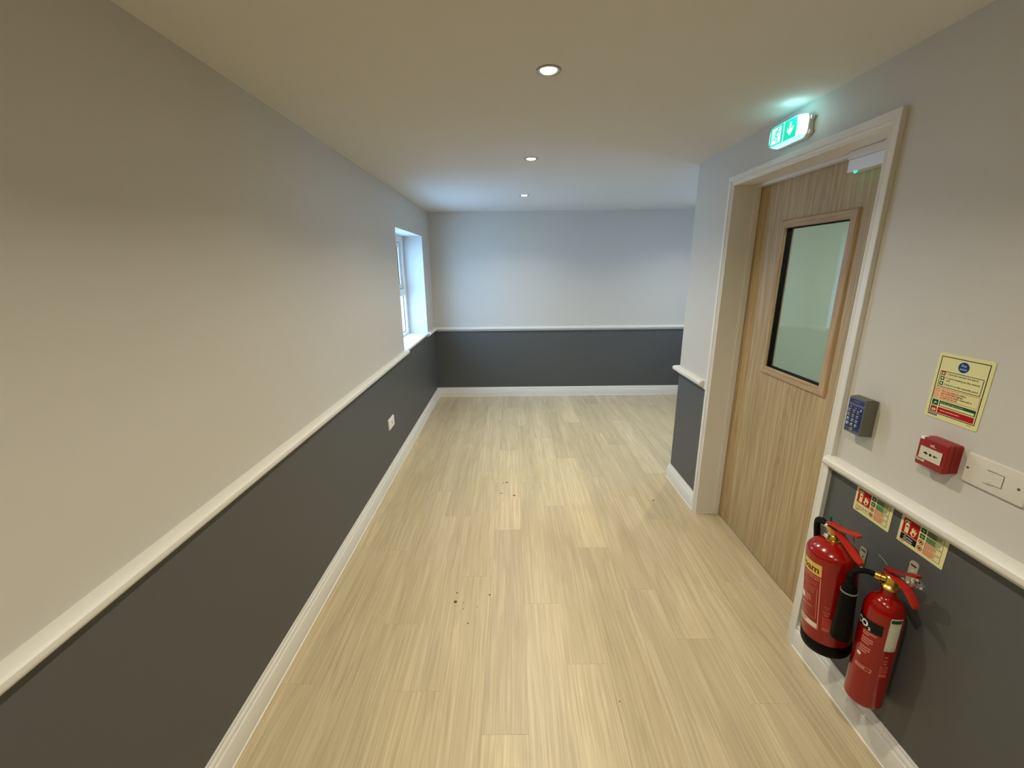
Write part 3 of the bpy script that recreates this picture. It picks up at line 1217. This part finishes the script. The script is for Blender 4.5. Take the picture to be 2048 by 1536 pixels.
mb.prism([(CY0 + 0.012, CZ0 + 0.022), (CY1 - 0.010, CZ0 + 0.022), (CY1 - 0.010, CZ0 + 0.061), (CY0 + 0.012, CZ0 + 0.061)], yz(0), CX - 0.0002, CX - 0.0012, 'ink_paper')
el = mb.build('break_element', cp, M=CT)
ecm = wall_map(CY1, CZ0, CX - 0.0012, CO)
decal('arrow_print', [('disc', 43.5, 42, 4, 'ink_black', 1),
                      ('poly', [(23, 40.5), (30, 40.5), (30, 37.5), (36, 42), (30, 46.5), (30, 43.5), (23, 43.5)], 'ink_black', 1),
                      ('poly', [(64, 40.5), (57, 40.5), (57, 37.5), (51, 42), (57, 46.5), (57, 43.5), (64, 43.5)], 'ink_black', 1),
                      ('frame', 9, 22, 77, 61, 1.0, 'ink_darkred', 1)], ecm, el)
decal('label_print', [('rect', 5, 14, 30, 23, 'ink_paper', 1), ('lines', 7, 16, 28, 22, 2, 'ink_grey', 2)], cm, cp)
decal('emblem_print', [('poly', [(36, 66), (54, 66), (54, 69), (47, 69), (50, 73), (46, 76), (42, 72), (37, 74)], 'ink_pink', 1)], cm, cp)
mb = MB()
mb.box(CX - 0.0014, CX + 0.012, CY1 - 0.015, CY1 - 0.004, CZ1 - 0.008, CZ1 + 0.0012, 'glint_white', 0.001)
mb.build('test_key_slot', cp, M=CT)
mb = MB()
mb.box(CX + 0.002, XR - 0.012, CY0 + 0.020, CY1 - 0.020, CZ0 - 0.008, CZ0 + 0.001, 'clear_plastic', 0.002)
mb.build('cover_lip', cp, M=CT)

# light switch plate
SY0, SY1, SZ0, SZ1 = 0.9190, 1.0665, 1.0605, 1.1455
sw = empty('switch_plate', (XR, (SY0 + SY1) / 2, SZ0))
tag(sw, 'white double wall plate with one rocker switch at the right edge', 'light switch')
SO = Vector(sw.location)
STm = Matrix.Translation(-SO)
mb = MB()
mb.prism(rrect(SY0, SY1, SZ0, SZ1, 0.005), yz(0), XR - 0.0005, XR - 0.0085, 'plate_white', 0.003, 3)
mb.build('plate', sw, M=STm, smooth=35)
mb = MB()
mb.prism([(0.0, 0.003), (0.0, 0.0085), (0.019, 0.0046), (0.038, 0.0012), (0.038, 0.0)], lambda u, v, d: (XR - 0.0085 - v, 1.010 - u, d), 1.086, 1.1175, 'plate_white')
mb.build('rocker', sw, M=STm)
mb = MB()
mb.box(XR - 0.0092, XR - 0.0083, 0.9705, 1.0115, 1.0845, 1.1190, 'plastic_grey')
mb.build('rocker_surround', sw, M=STm)
for yy in (1.0575, 0.9365):
    mb = MB()
    mb.lathe([(0.0034, 0), (0.0034, 0.0006), (0.0, 0.0009)], 'ink_grey', 14, Matrix.Translation((XR - 0.0085, yy, 1.1025)) @ Matrix.Rotation(-PI / 2, 4, 'Y'))
    mb.box(XR - 0.0098, XR - 0.0090, yy - 0.0028, yy + 0.0028, 1.1021, 1.1029, 'ink_black')
    mb.build('screw', sw, M=STm)

# fire action notice
NY1, NZ0, NW, NH = 1.2185, 1.2015, 150.0, 194.0
fa = empty('fire_action_notice', (XR, NY1 - NW / 2000, NZ0))
tag(fa, 'cream fire action notice with a blue disc above red and green bars', 'notice')
FO = Vector(fa.location)
mb = MB()
mb.prism(rrect(NY1 - NW / 1000, NY1, NZ0, NZ0 + NH / 1000, 0.006), yz(0), XR - 0.0004, XR - 0.0018, 'ink_cream')
mb.build('board', fa, M=Matrix.Translation(-FO))
fm = wall_map(NY1, NZ0, XR - 0.0018, FO)
B = 'ink_black'
items = [('frame', 9, 14, 141, 184, 2.2, B, 1), ('disc', 75, 162, 15, 'ink_blue', 1),
         ('text', 'Fire', 75, 164, 9, 'ink_white', 2, 'c', 0, 0), ('text', 'action', 75, 155, 8, 'ink_white', 2, 'c', 0, 0),
         ('frame', 16, 95, 134, 142, 1.6, B, 1)]
for i, (c, y) in enumerate((('ink_red', 131), ('ink_green', 117), ('ink_green', 102))):
    items += [('rect', 20, y - 2, 31, y + 9, c, 1), ('disc', 25.5, y + 3.5, 3, 'ink_cream', 2)]
items += [('text', '1 Operate nearest fire alarm.', 34, 133, 7, B, 1, 'l', 88, 0.10),
          ('text', '2 Leave building by the nearest', 34, 121, 7, B, 1, 'l', 94, 0.10), ('text', 'exit.', 38, 114, 7, B, 1, 'l', 11, 0.10),
          ('text', '3 Report to the assembly point.', 34, 102, 7, B, 1, 'l', 94, 0.10),
          ('frame', 13, 59, 137, 92, 1.4, 'ink_orange', 1), ('rect', 14.4, 60.4, 80, 90.6, 'ink_salmon', 1),
          ('ring', 22, 83, 5, 1.4, 'ink_orange', 2), ('ring', 22, 69, 5, 1.4, 'ink_orange', 2),
          ('text', 'Do not', 34, 82, 7, 'ink_red', 2, 'l', 24, 0.1), ('text', 'stop to collect', 60, 82, 7, 'ink_darkred', 2, 'l', 42, 0.1),
          ('text', 'personal belongings.', 34, 76, 6.5, 'ink_darkred', 2, 'l', 62, 0.1),
          ('text', 'Do not', 34, 69, 7, 'ink_red', 2, 'l', 24, 0.1), ('text', 're-enter until told it', 60, 69, 7, 'ink_darkred', 2, 'l', 60, 0.1),
          ('text', 'is safe to do so.', 34, 63, 6.5, 'ink_darkred', 2, 'l', 48, 0.1),
          ('rect', 14, 38, 32, 55, 'ink_green', 1), ('poly', [(18, 42), (24, 50), (29, 44), (25, 44), (23, 46), (21, 42)], 'ink_cream', 2),
          ('rect', 35, 38, 136, 55, 'ink_green', 1), ('rect', 38, 40, 133, 46.5, 'ink_cream', 2), ('lines', 38, 48, 120, 53, 1, 'ink_lime', 2),
          ('rect', 14, 18, 32, 35, 'ink_red', 1), ('rect', 18, 21, 23, 28, 'ink_cream', 2), ('poly', flame(26, 21, 9), 'ink_cream', 2),
          ('rect', 35, 18, 136, 35, 'ink_red', 1), ('lines', 42, 24, 122, 30, 1, 'ink_pink', 2),
          ('rect', 9, 7, 38, 12, 'ink_grey', 1), ('lines', 122, 8, 140, 11, 1, 'ink_grey', 1)]
decal('printed_face', items, fm, fa)


# extinguisher identification signs
def id_sign(name, yl, label, black):
    w, hgt = 151.0, 96.0
    zb = 0.7725
    s = empty(name, (XR, yl - w / 2000, zb))
    tag(s, label, 'sign', 'extinguisher identification signs')
    so = Vector(s.location)
    mb = MB()
    mb.prism(rrect(yl - w / 1000, yl, zb, zb + hgt / 1000, 0.003), yz(0), XR - 0.0004, XR - 0.0018, 'ink_cream')
    mb.build('board', s, M=Matrix.Translation(-so))
    m = wall_map(yl, zb, XR - 0.0018, so)
    it = [('rect', 9, 36, 64, 88, 'ink_red', 1),
          ('poly', [(18, 40), (31, 40), (31, 70), (28, 75), (21, 75), (18, 70)], 'ink_cream', 2), ('rect', 21, 60, 28, 65, 'ink_red', 3),
          ('rect', 22, 75, 27, 79, 'ink_cream', 2), ('poly', [(18, 79), (31, 77), (34, 80), (30, 82), (18, 83)], 'ink_cream', 2), ('poly', [(18, 79), (18, 83), (14, 80), (13, 72), (16, 72), (17, 78)], 'ink_cream', 2),
          ('poly', flame(44, 40, 30), 'ink_cream', 2), ('poly', flame(47, 43, 12), 'ink_red', 3)]
    if black:
        it += [('rect', 9, 12, 64, 34, 'ink_black', 1), ('text', 'Carbon', 36, 24, 9, 'ink_white', 2, 'c', 30, 0.1), ('text', 'Dioxide', 36, 15, 9, 'ink_white', 2, 'c', 30, 0.1)]
    else:
        it += [('frame', 9, 12, 64, 34, 0.8, 'ink_darkred', 1), ('text', 'Foam Spray', 36.5, 19, 10, 'ink_darkred', 1, 'c', 46, 0.15), ('lines', 11, 13, 60, 17, 1, 'ink_orange', 1)]
    it += [('lines', 9, 5, 34, 10, 1, 'ink_red', 1)]
    for i, y in enumerate((73, 53)):
        it += [('rect', 68, y, 84, y + 16, 'ink_green', 1), ('disc', 76, y + 8, 4.5, 'ink_lime', 2),
               ('frame', 88, y - 1, 140, y + 17, 1.2, 'ink_green', 1), ('rect', 89, y, 116, y + 16, 'ink_lime', 1), ('lines', 90, y + 1, 132, y + 15, 4, 'ink_green', 2)]
    for i, y in enumerate((33, 12)):
        it += [('ring', 76, y + 8, 8.5, 2.4, 'ink_red', 1), ('disc', 76, y + 8, 4, 'ink_darkred', 1),
               ('frame', 88, y - 1, 140, y + 17, 1.2, 'ink_darkred', 1), ('rect', 89, y, 118, y + 16, 'ink_salmon', 1), ('lines', 90, y + 1, 124, y + 15, 5, 'ink_orange', 2)]
    decal('printed_face', it, m, s)
    return s


id_sign('extinguisher_sign', 1.386, 'cream and red foam spray extinguisher sign under the dado rail nearest the door frame', False)
id_sign('extinguisher_sign', 1.2025, 'cream and red carbon dioxide sign with a black panel above the smaller extinguisher', True)

# ================================================================== EXTINGUISHERS


def axis_frame(yb, zb, r, t, s, gap):
    a = Vector((-math.sin(t), math.sin(s), math.cos(t))).normalized()
    e1 = Vector((0, 1, 0)).cross(a).normalized()
    e2 = a.cross(e1)
    M = Matrix.Identity(4)
    o = Vector((XR - gap - r, yb, zb))
    for i in range(3):
        M[i][0], M[i][1], M[i][2], M[i][3] = e1[i], e2[i], a[i], o[i]
    return M


def cyl_map(r):
    # local frame: x towards the wall, y away from the viewer; u (mm) runs to the viewer's right from the direction facing the room (-x)
    def f(u, v, lay):
        ang = PI + (u / 1000.0) / r
        rr = r + 0.0004 + 0.0002 * lay
        return (rr * math.cos(ang), rr * math.sin(ang), v / 1000.0)
    return f


def lever(mb, pts, w, th, m):
    """strip of width w (local x) along pts (y, z)"""
    t = bmesh.new()
    n = len(pts)
    up_, dn = [], []
    for i, (y, z) in enumerate(pts):
        ww = w[i] if isinstance(w, (list, tuple)) else w
        up_.append((t.verts.new((-ww / 2, y, z + th / 2)), t.verts.new((ww / 2, y, z + th / 2))))
        dn.append((t.verts.new((-ww / 2, y, z - th / 2)), t.verts.new((ww / 2, y, z - th / 2))))
    for i in range(n - 1):
        t.faces.new([up_[i][0], up_[i][1], up_[i + 1][1], up_[i + 1][0]])
        t.faces.new([dn[i][0], dn[i + 1][0], dn[i + 1][1], dn[i][1]])
        t.faces.new([up_[i][0], up_[i + 1][0], dn[i + 1][0], dn[i][0]])
        t.faces.new([up_[i][1], dn[i][1], dn[i + 1][1], up_[i + 1][1]])
    t.faces.new([up_[0][0], dn[0][0], dn[0][1], up_[0][1]])
    t.faces.new([up_[-1][0], up_[-1][1], dn[-1][1], dn[-1][0]])
    bmesh.ops.recalc_face_normals(t, faces=t.faces[:])
    bmesh.ops.bevel(t, geom=t.edges[:], offset=th * 0.28, segments=2, profile=0.5, affect='EDGES')
    mb.merge(t, m)


def shift(it, du, dv):
    k = it[0]
    if k in ('rect', 'frame', 'lines'):
        return (k, it[1] + du, it[2] + dv, it[3] + du, it[4] + dv) + tuple(it[5:])
    if k == 'poly':
        return (k, [(a + du, b + dv) for a, b in it[1]]) + tuple(it[2:])
    if k == 'text':
        return (k, it[1], it[2] + du, it[3] + dv) + tuple(it[4:])
    return (k, it[1] + du, it[2] + dv) + tuple(it[3:])


# ---- foam
foam = empty('fire_extinguisher')
foam.matrix_world = axis_frame(1.270, 0.273, 0.077, 0.106, 0.017, 0.018)
tag(foam, 'large red foam fire extinguisher with a black base hanging beside the door frame', 'fire extinguisher')
R1 = 0.077
mb = MB()
mb.lathe([(R1, 0.050), (R1, 0.395), (R1 - 0.001, 0.402), (R1 - 0.004, 0.410), (R1 - 0.010, 0.418), (0.055, 0.428), (0.040, 0.436), (0.028, 0.441), (0.022, 0.443), (0.0, 0.443)], 'red_paint', 64)
mb.build('cylinder', foam, smooth=50)
mb = MB()
mb.lathe([(0.0, 0.004), (0.062, 0.004), (0.064, 0.0), (0.070, 0.001), (0.0755, 0.006), (0.0782, 0.014), (0.0785, 0.054), (0.077, 0.056)], 'black_base', 64)
mb.build('base_boot', foam, smooth=40)
cm1 = cyl_map(R1)
# label faces the room: visible right edge about 45 mm to the right of -x
lr = 45.0
items = [('rect', lr - 96, 306, lr, 352, 'ink_yellow', 1),
         ('text', 'Foam', lr - 8, 316, 38, 'ink_darkred', 2, 'r', 82, 0.9),
         ('frame', lr - 100, 84, lr, 300, 3.2, 'ink_pink', 1),
         ('frame', lr - 92, 126, lr - 9, 250, 1.4, 'ink_pink', 1),
         ('text', 'EXTINGUISHER', lr - 6, 286, 9, 'ink_pink', 1, 'r', 84, 0.2),
         ('lines', lr - 88, 254, lr - 12, 278, 3, 'ink_fade', 1),
         ('lines', lr - 88, 218, lr - 20, 246, 4, 'ink_fade', 1),
         ('lines', lr - 88, 180, lr - 30, 212, 4, 'ink_pink', 1),
         ('lines', lr - 88, 156, lr - 24, 172, 2, 'ink_pink', 1),
         ('disc', lr - 70, 190, 12, 'ink_white', 2),
         ('rect', lr - 96, 88, lr - 4, 108, 'ink_white', 1), ('lines', lr - 80, 93, lr - 10, 104, 1, 'ink_darkred', 2),
         ('poly', [(lr + 14, 196), (lr + 30, 196), (lr + 22, 180)], 'ink_fade', 1), ('poly', [(lr + 18, 193), (lr + 26, 193), (lr + 22, 185)], 'ink_red', 2),
         ('rect', lr + 12, 168, lr + 32, 174, 'ink_fade', 1), ('rect', lr + 16, 156, lr + 28, 164, 'ink_fade', 1),
         ('rect', lr + 12, 112, lr + 38, 150, 'ink_fade', 1), ('rect', lr + 12, 92, lr + 36, 108, 'ink_fade', 1), ('lines', lr + 14, 114, lr + 36, 148, 7, 'ink_red', 2)]
items = [shift(it, 0, 24) for it in items]
decal('printed_label', items, cm1, foam, step=3.0)
mb = MB()
mb.lathe([(0.021, 0.441), (0.021, 0.449), (0.0165, 0.450), (0.0165, 0.466), (0.0145, 0.468), (0.0145, 0.480)], 'brass', 28)
mb.box(-0.012, 0.012, -0.018, 0.022, 0.470, 0.492, 'brass', 0.002)
mb.lathe([(0.0085, 0), (0.0085, 0.028), (0.010, 0.029), (0.010, 0.034)], 'chrome', 20, Matrix.Translation((0, 0.012, 0.480)) @ Matrix.Rotation(-PI / 2, 4, 'X'))
mb.build('valve', foam, smooth=35)
mb = MB()
mb.lathe([(0.0105, 0), (0.0105, 0.008), (0.0085, 0.012), (0, 0.012)], 'chrome', 24, Matrix.Translation((-0.014, 0.004, 0.462)) @ Matrix.Rotation(-PI / 2, 4, 'Y'))
mb.build('pressure_gauge', foam, smooth=35)
mb = MB()
lever(mb, [(0.030, 0.497), (0.010, 0.503), (-0.030, 0.508), (-0.062, 0.518), (-0.088, 0.526), (-0.106, 0.528)], [0.020, 0.022, 0.022, 0.024, 0.028, 0.018], 0.008, 'red_plastic')
mb.build('squeeze_lever', foam, smooth=30)
mb = MB()
lever(mb, [(0.020, 0.484), (-0.012, 0.487), (-0.040, 0.478), (-0.080, 0.458), (-0.112, 0.444), (-0.124, 0.440)], [0.022, 0.026, 0.026, 0.026, 0.024, 0.016], 0.008, 'red_plastic')
mb.build('carry_handle', foam, smooth=30)
mb = MB()
ring = [(0.012, -0.052 - 0.020 * math.cos(a * PI / 8), 0.486 + 0.024 * math.sin(a * PI / 8)) for a in range(0, 15)]
mb.tube(ring, 0.0013, 'ink_darkred', 6)
mb.build('pin_ring', foam)
mb = MB()
mb.tube([(0, 0.040, 0.508), (0.002, 0.030, 0.528), (0.004, 0.012, 0.533), (0.006, -0.010, 0.526), (0.006, -0.020, 0.512)], 0.0010, 'cord_green', 6)
mb.box(-0.004, 0.004, 0.018, 0.026, 0.506, 0.524, 'cord_green', 0.001)
mb.build('safety_seal', foam)


def arc(pts, n=8):
    """Catmull-Rom through pts"""
    P = [Vector(p) for p in pts]
    P = [P[0] * 2 - P[1]] + P + [P[-1] * 2 - P[-2]]
    out = []
    for i in range(1, len(P) - 2):
        for k in range(n):
            s = k / n
            a, b, c, d = P[i - 1], P[i], P[i + 1], P[i + 2]
            out.append(0.5 * (2 * b + (c - a) * s + (2 * a - 5 * b + 4 * c - d) * s * s + (3 * b - a - 3 * c + d) * s ** 3))
    out.append(P[-2])
    return out


mb = MB()
mb.tube(arc([(0, 0.040, 0.482), (0, 0.060, 0.484), (0.004, 0.084, 0.470), (0.010, 0.096, 0.436), (0.014, 0.098, 0.380), (0.016, 0.096, 0.250), (0.014, 0.093, 0.120), (0.012, 0.092, 0.070)], 8), 0.0105, 'rubber_black', 14)
mb.build('hose', foam, smooth=True)
mb = MB()
mb.tube([(0.012, 0.092, 0.072), (0.012, 0.092, 0.030)], [0.0125, 0.0085], 'black_base', 14)
mb.build('nozzle', foam, smooth=40)

# ---- CO2
co2 = empty('fire_extinguisher')
co2.matrix_world = axis_frame(1.117, 0.209, 0.053, 0.020, -0.003, 0.010)
tag(co2, 'smaller red carbon dioxide fire extinguisher with a black horn, nearest the viewer', 'fire extinguisher')
R2 = 0.053
mb = MB()
prof = [(0.0, 0.0), (0.045, 0.0), (0.050, 0.002), (0.0525, 0.006), (R2, 0.012), (R2, 0.352)]
for i in range(1, 9):
    a = i / 9 * PI / 2
    prof.append((0.021 + (R2 - 0.021) * math.cos(a), 0.352 + 0.062 * math.sin(a)))
prof += [(0.021, 0.418), (0.019, 0.424), (0.019, 0.452), (0.0, 0.452)]
mb.lathe(prof, 'red_paint', 56)
mb.build('cylinder', co2, smooth=50)
cm2 = cyl_map(R2)
lq = 60.0
items = [('rect', lq - 100, 228, lq - 10, 268, 'ink_black', 1), ('text', 'CO', lq - 48, 236, 31, 'ink_white', 2, 'r', 42, 1.4), ('text', '2', lq - 46.5, 231, 14, 'ink_white', 2, 'l', 0, 0.7),
         ('lines', lq - 58, 208, lq - 20, 224, 2, 'ink_pink', 1), ('lines', lq - 58, 176, lq - 26, 202, 3, 'ink_pink', 1),
         ('lines', lq - 58, 140, lq - 28, 168, 3, 'ink_pink', 1), ('disc', lq - 56, 128, 7, 'ink_white', 1),
         ('frame', lq - 60, 78, lq - 14, 92, 2.4, 'ink_pink', 1), ('lines', lq - 58, 80, lq - 16, 90, 1, 'ink_pink', 1),
         ('rect', lq + 2, 180, lq + 36, 306, 'ink_paper', 1), ('rect', lq + 4, 288, lq + 34, 301, 'ink_green', 2), ('lines', lq + 5, 190, lq + 34, 280, 18, 'ink_white', 2),
         ('poly', [(lq + 8, 160), (lq + 20, 160), (lq + 14, 148)], 'ink_fade', 1), ('rect', lq + 8, 138, lq + 20, 144, 'ink_fade', 1), ('rect', lq + 10, 126, lq + 20, 134, 'ink_fade', 1),
         ('rect', lq + 4, 92, lq + 26, 120, 'ink_fade', 1), ('rect', lq + 4, 76, lq + 26, 88, 'ink_fade', 1), ('lines', lq + 6, 94, lq + 24, 118, 6, 'ink_red', 2)]
items = [shift(it, 0, 68) for it in items]
decal('printed_label', items, cm2, co2, step=3.0)
mb = MB()
mb.lathe([(0.0245, 0.449), (0.0245, 0.456), (0.0185, 0.462), (0.0165, 0.474), (0.0165, 0.488), (0.012, 0.492), (0, 0.492)], 'brass', 32)
mb.lathe([(0.0110, 0), (0.0110, 0.020), (0.0132, 0.022), (0.0132, 0.036), (0.010, 0.038), (0, 0.038)], 'brass', 20, Matrix.Translation((-0.003, 0.003, 0.474)) @ Matrix.Rotation(PI / 4, 4, 'Z') @ Matrix.Rotation(-PI / 2, 4, 'X'))
mb.build('valve', co2, smooth=35)
mb = MB()
lever(mb, [(0.024, 0.500), (0.000, 0.508), (-0.026, 0.522), (-0.048, 0.536), (-0.066, 0.546), (-0.076, 0.548)], [0.022, 0.024, 0.024, 0.024, 0.026, 0.018], 0.009, 'red_paint')
mb.build('squeeze_lever', co2, smooth=30)
mb = MB()
lever(mb, [(0.022, 0.488), (-0.006, 0.492), (-0.028, 0.492), (-0.050, 0.486), (-0.074, 0.468), (-0.090, 0.452)], [0.022, 0.026, 0.026, 0.026, 0.026, 0.020], 0.008, 'red_plastic')
mb.build('carry_handle', co2, smooth=30)
mb = MB()
mb.lathe([(0.0155, -0.003), (0.0155, 0.003), (0.0105, 0.003), (0.0105, -0.003), (0.0155, -0.003)], 'chrome', 24, Matrix.Translation((0.022, -0.052, 0.508)) @ Matrix.Rotation(0.5, 4, 'X'), cap=False)
mb.lathe([(0.010, -0.002), (0.010, 0.006), (0, 0.006)], 'chrome', 20, Matrix.Translation((0.030, -0.060, 0.500)))
mb.build('hanging_loop', co2, smooth=35)
mb = MB()
mb.tube([(0.0, 0.060, 0.524), (0, 0.042, 0.519), (0, 0.024, 0.512)], 0.0009, 'ink_lime', 6)
mb.build('safety_seal', co2)
HX, HY, HZ = -0.078, 0.052, 0.412
mb = MB()
hp = arc([(-0.026, 0.026, 0.474), (-0.046, 0.045, 0.474), (-0.068, 0.058, 0.462), (-0.078, 0.057, 0.442), (HX, HY, HZ)], 8)
mb.tube(hp, [0.0085] * 14 + [0.0095] * 8 + [0.0115] * (len(hp) - 22), 'rubber_black', 16)
mb.build('hose', co2, smooth=True)
HM = Matrix.Translation((HX, HY, HZ))
mb = MB()
mb.lathe([(0.0, 0.012), (0.012, 0.010), (0.017, 0.002), (0.0225, -0.018), (0.0232, -0.060), (0.0270, -0.208), (0.0250, -0.208), (0.0210, -0.060), (0.0, -0.050)], 'black_base', 32, HM)
mb.lathe([(0.0226, -0.018), (0.0245, -0.019), (0.0245, -0.023), (0.0228, -0.024)], 'plastic_grey', 32, HM, cap=False)
mb.build('discharge_horn', co2, smooth=40)


# wall hangers
def hanger(name, y, z0, z1, label, m):
    h = empty(name, (XR, y, z0))
    tag(h, label, 'wall bracket', 'extinguisher wall brackets')
    hm = Matrix.Translation(-Vector(h.location))
    mb = MB()
    mb.prism(rrect(y - 0.014, y + 0.014, z0, z1, 0.009), yz(0), XR - 0.0004, XR - 0.0030, m)
    mb.build('back_plate', h, M=hm)
    mb = MB()
    mb.box(XR - 0.0034, XR - 0.0028, y - 0.009, y + 0.009, z1 - 0.017, z1 - 0.0125, 'rubber_black')
    mb.build('fixing_slot', h, M=hm)
    mb = MB()
    mb.lathe([(0.0045, 0), (0.0045, 0.0012), (0.002, 0.0022), (0, 0.0022)], m, 14, Matrix.Translation((XR - 0.003, y, z1 - 0.036)) @ Matrix.Rotation(-PI / 2, 4, 'Y'))
    mb.build('screw', h, M=hm)
    mb = MB()
    mb.tube(arc([(XR - 0.002, y, z0 + 0.012), (XR - 0.016, y, z0 + 0.006), (XR - 0.026, y, z0 + 0.012), (XR - 0.027, y, z0 + 0.026)], 5), 0.004, m, 8)
    mb.build('hook', h, M=hm, smooth=True)


hanger('extinguisher_bracket', 1.303, 0.580, 0.664, 'small dark metal wall bracket behind the large foam extinguisher', 'nickel')
hanger('extinguisher_bracket', 1.1265, 0.655, 0.742, 'pale slotted wall bracket above the smaller extinguisher', 'zinc')

# ================================================================== SOCKET PLATE ON THE LEFT WALL
sp = empty('socket_plate', (XL, 3.222, 0.402))
tag(sp, 'white wall outlet plate low on the dark part of the left wall', 'socket')
po = Vector(sp.location)
pm = Matrix.Translation(-po)
mb = MB()
mb.prism(rrect(3.149, 3.295, 0.402, 0.489, 0.005), yz(0), XL + 0.0005, XL + 0.0100, 'plastic_white', 0.003, 3)
mb.build('plate', sp, M=pm, smooth=35)
mb = MB()
mb.lathe([(0.0075, 0), (0.0075, 0.002), (0.004, 0.0025), (0.004, 0.0008), (0, 0.0008)], 'plastic_grey', 18, Matrix.Translation((XL + 0.0100, 3.222, 0.446)) @ Matrix.Rotation(PI / 2, 4, 'Y'))
mb.build('aerial_outlet', sp, M=pm)

# ================================================================== LITTER ON THE FLOOR


def crumb(x, y, sx, sy, h, m, label, group='dry leaf crumbs on the floor', rot=0.0, name='leaf_fragment'):
    rnd = random.Random(int(x * 1000) + int(y * 777))
    t = bmesh.new()
    n = 9
    top, bot = [], []
    for i in range(n):
        a = 2 * PI * i / n
        r = rnd.uniform(0.55, 1.0)
        px, py = sx * r * math.cos(a), sy * r * math.sin(a)
        q = (px * math.cos(rot) - py * math.sin(rot), px * math.sin(rot) + py * math.cos(rot))
        bot.append(t.verts.new((q[0], q[1], 0.0002)))
        top.append(t.verts.new((q[0] * 0.86, q[1] * 0.86, h * rnd.uniform(0.4, 1.0))))
    c = t.verts.new((0, 0, h * 0.6))
    for i in range(n):
        j = (i + 1) % n
        t.faces.new([bot[i], bot[j], top[j], top[i]])
        t.faces.new([top[i], top[j], c])
    t.faces.new(list(reversed(bot)))
    mb = MB()
    mb.merge(t, m)
    o = mb.build(name, loc=(x, y, 0))
    tag(o, label, 'debris', group)


crumb(0.004, 2.827, 0.015, 0.011, 0.005, 'leaf_red', 'reddish dry leaf fragment, the reddest on the floor', rot=-0.6)
crumb(-0.053, 3.026, 0.014, 0.008, 0.004, 'leaf_brown', 'flat brown leaf fragment farthest along the corridor floor')
crumb(-0.080, 3.019, 0.006, 0.005, 0.003, 'leaf_dark', 'tiny dark crumb touching the farthest brown leaf fragment')
crumb(-0.094, 2.861, 0.016, 0.004, 0.002, 'leaf_dark', 'thin dark sliver left of the reddest leaf fragment', rot=0.1)
crumb(-0.305, 1.785, 0.013, 0.010, 0.005, 'leaf_brown', 'largest brown leaf fragment in the near cluster at left')
crumb(-0.304, 1.847, 0.006, 0.005, 0.003, 'leaf_dark', 'dark crumb just beyond the largest near leaf fragment')
crumb(-0.132, 1.831, 0.005, 0.004, 0.003, 'leaf_brown', 'brown crumb at the right of the near cluster')
crumb(-0.228, 1.649, 0.005, 0.005, 0.003, 'leaf_dark', 'dark crumb nearest the viewer in the near cluster')
crumb(1.018, 2.736, 0.014, 0.005, 0.003, 'leaf_dark', 'dark curled crumb near the skirting at the outside corner', rot=0.4)
for x, y, lab in ((-0.076, 2.761, 'speck of dark grit just nearer than the reddest leaf fragment'),
                  (-0.262, 1.778, 'speck of dark grit just right of the largest near leaf fragment'),
                  (-0.191, 1.751, 'lone speck of dark grit in the middle of the near cluster'),
                  (0.407, 1.264, 'speck of dark grit alone on the floor nearest the extinguishers'),
                  (-0.260, 1.740, 'speck of dark grit below the largest near leaf fragment')):
    crumb(x, y, 0.0035, 0.0032, 0.002, 'leaf_dark', lab, 'specks of grit on the floor', name='grit_speck')
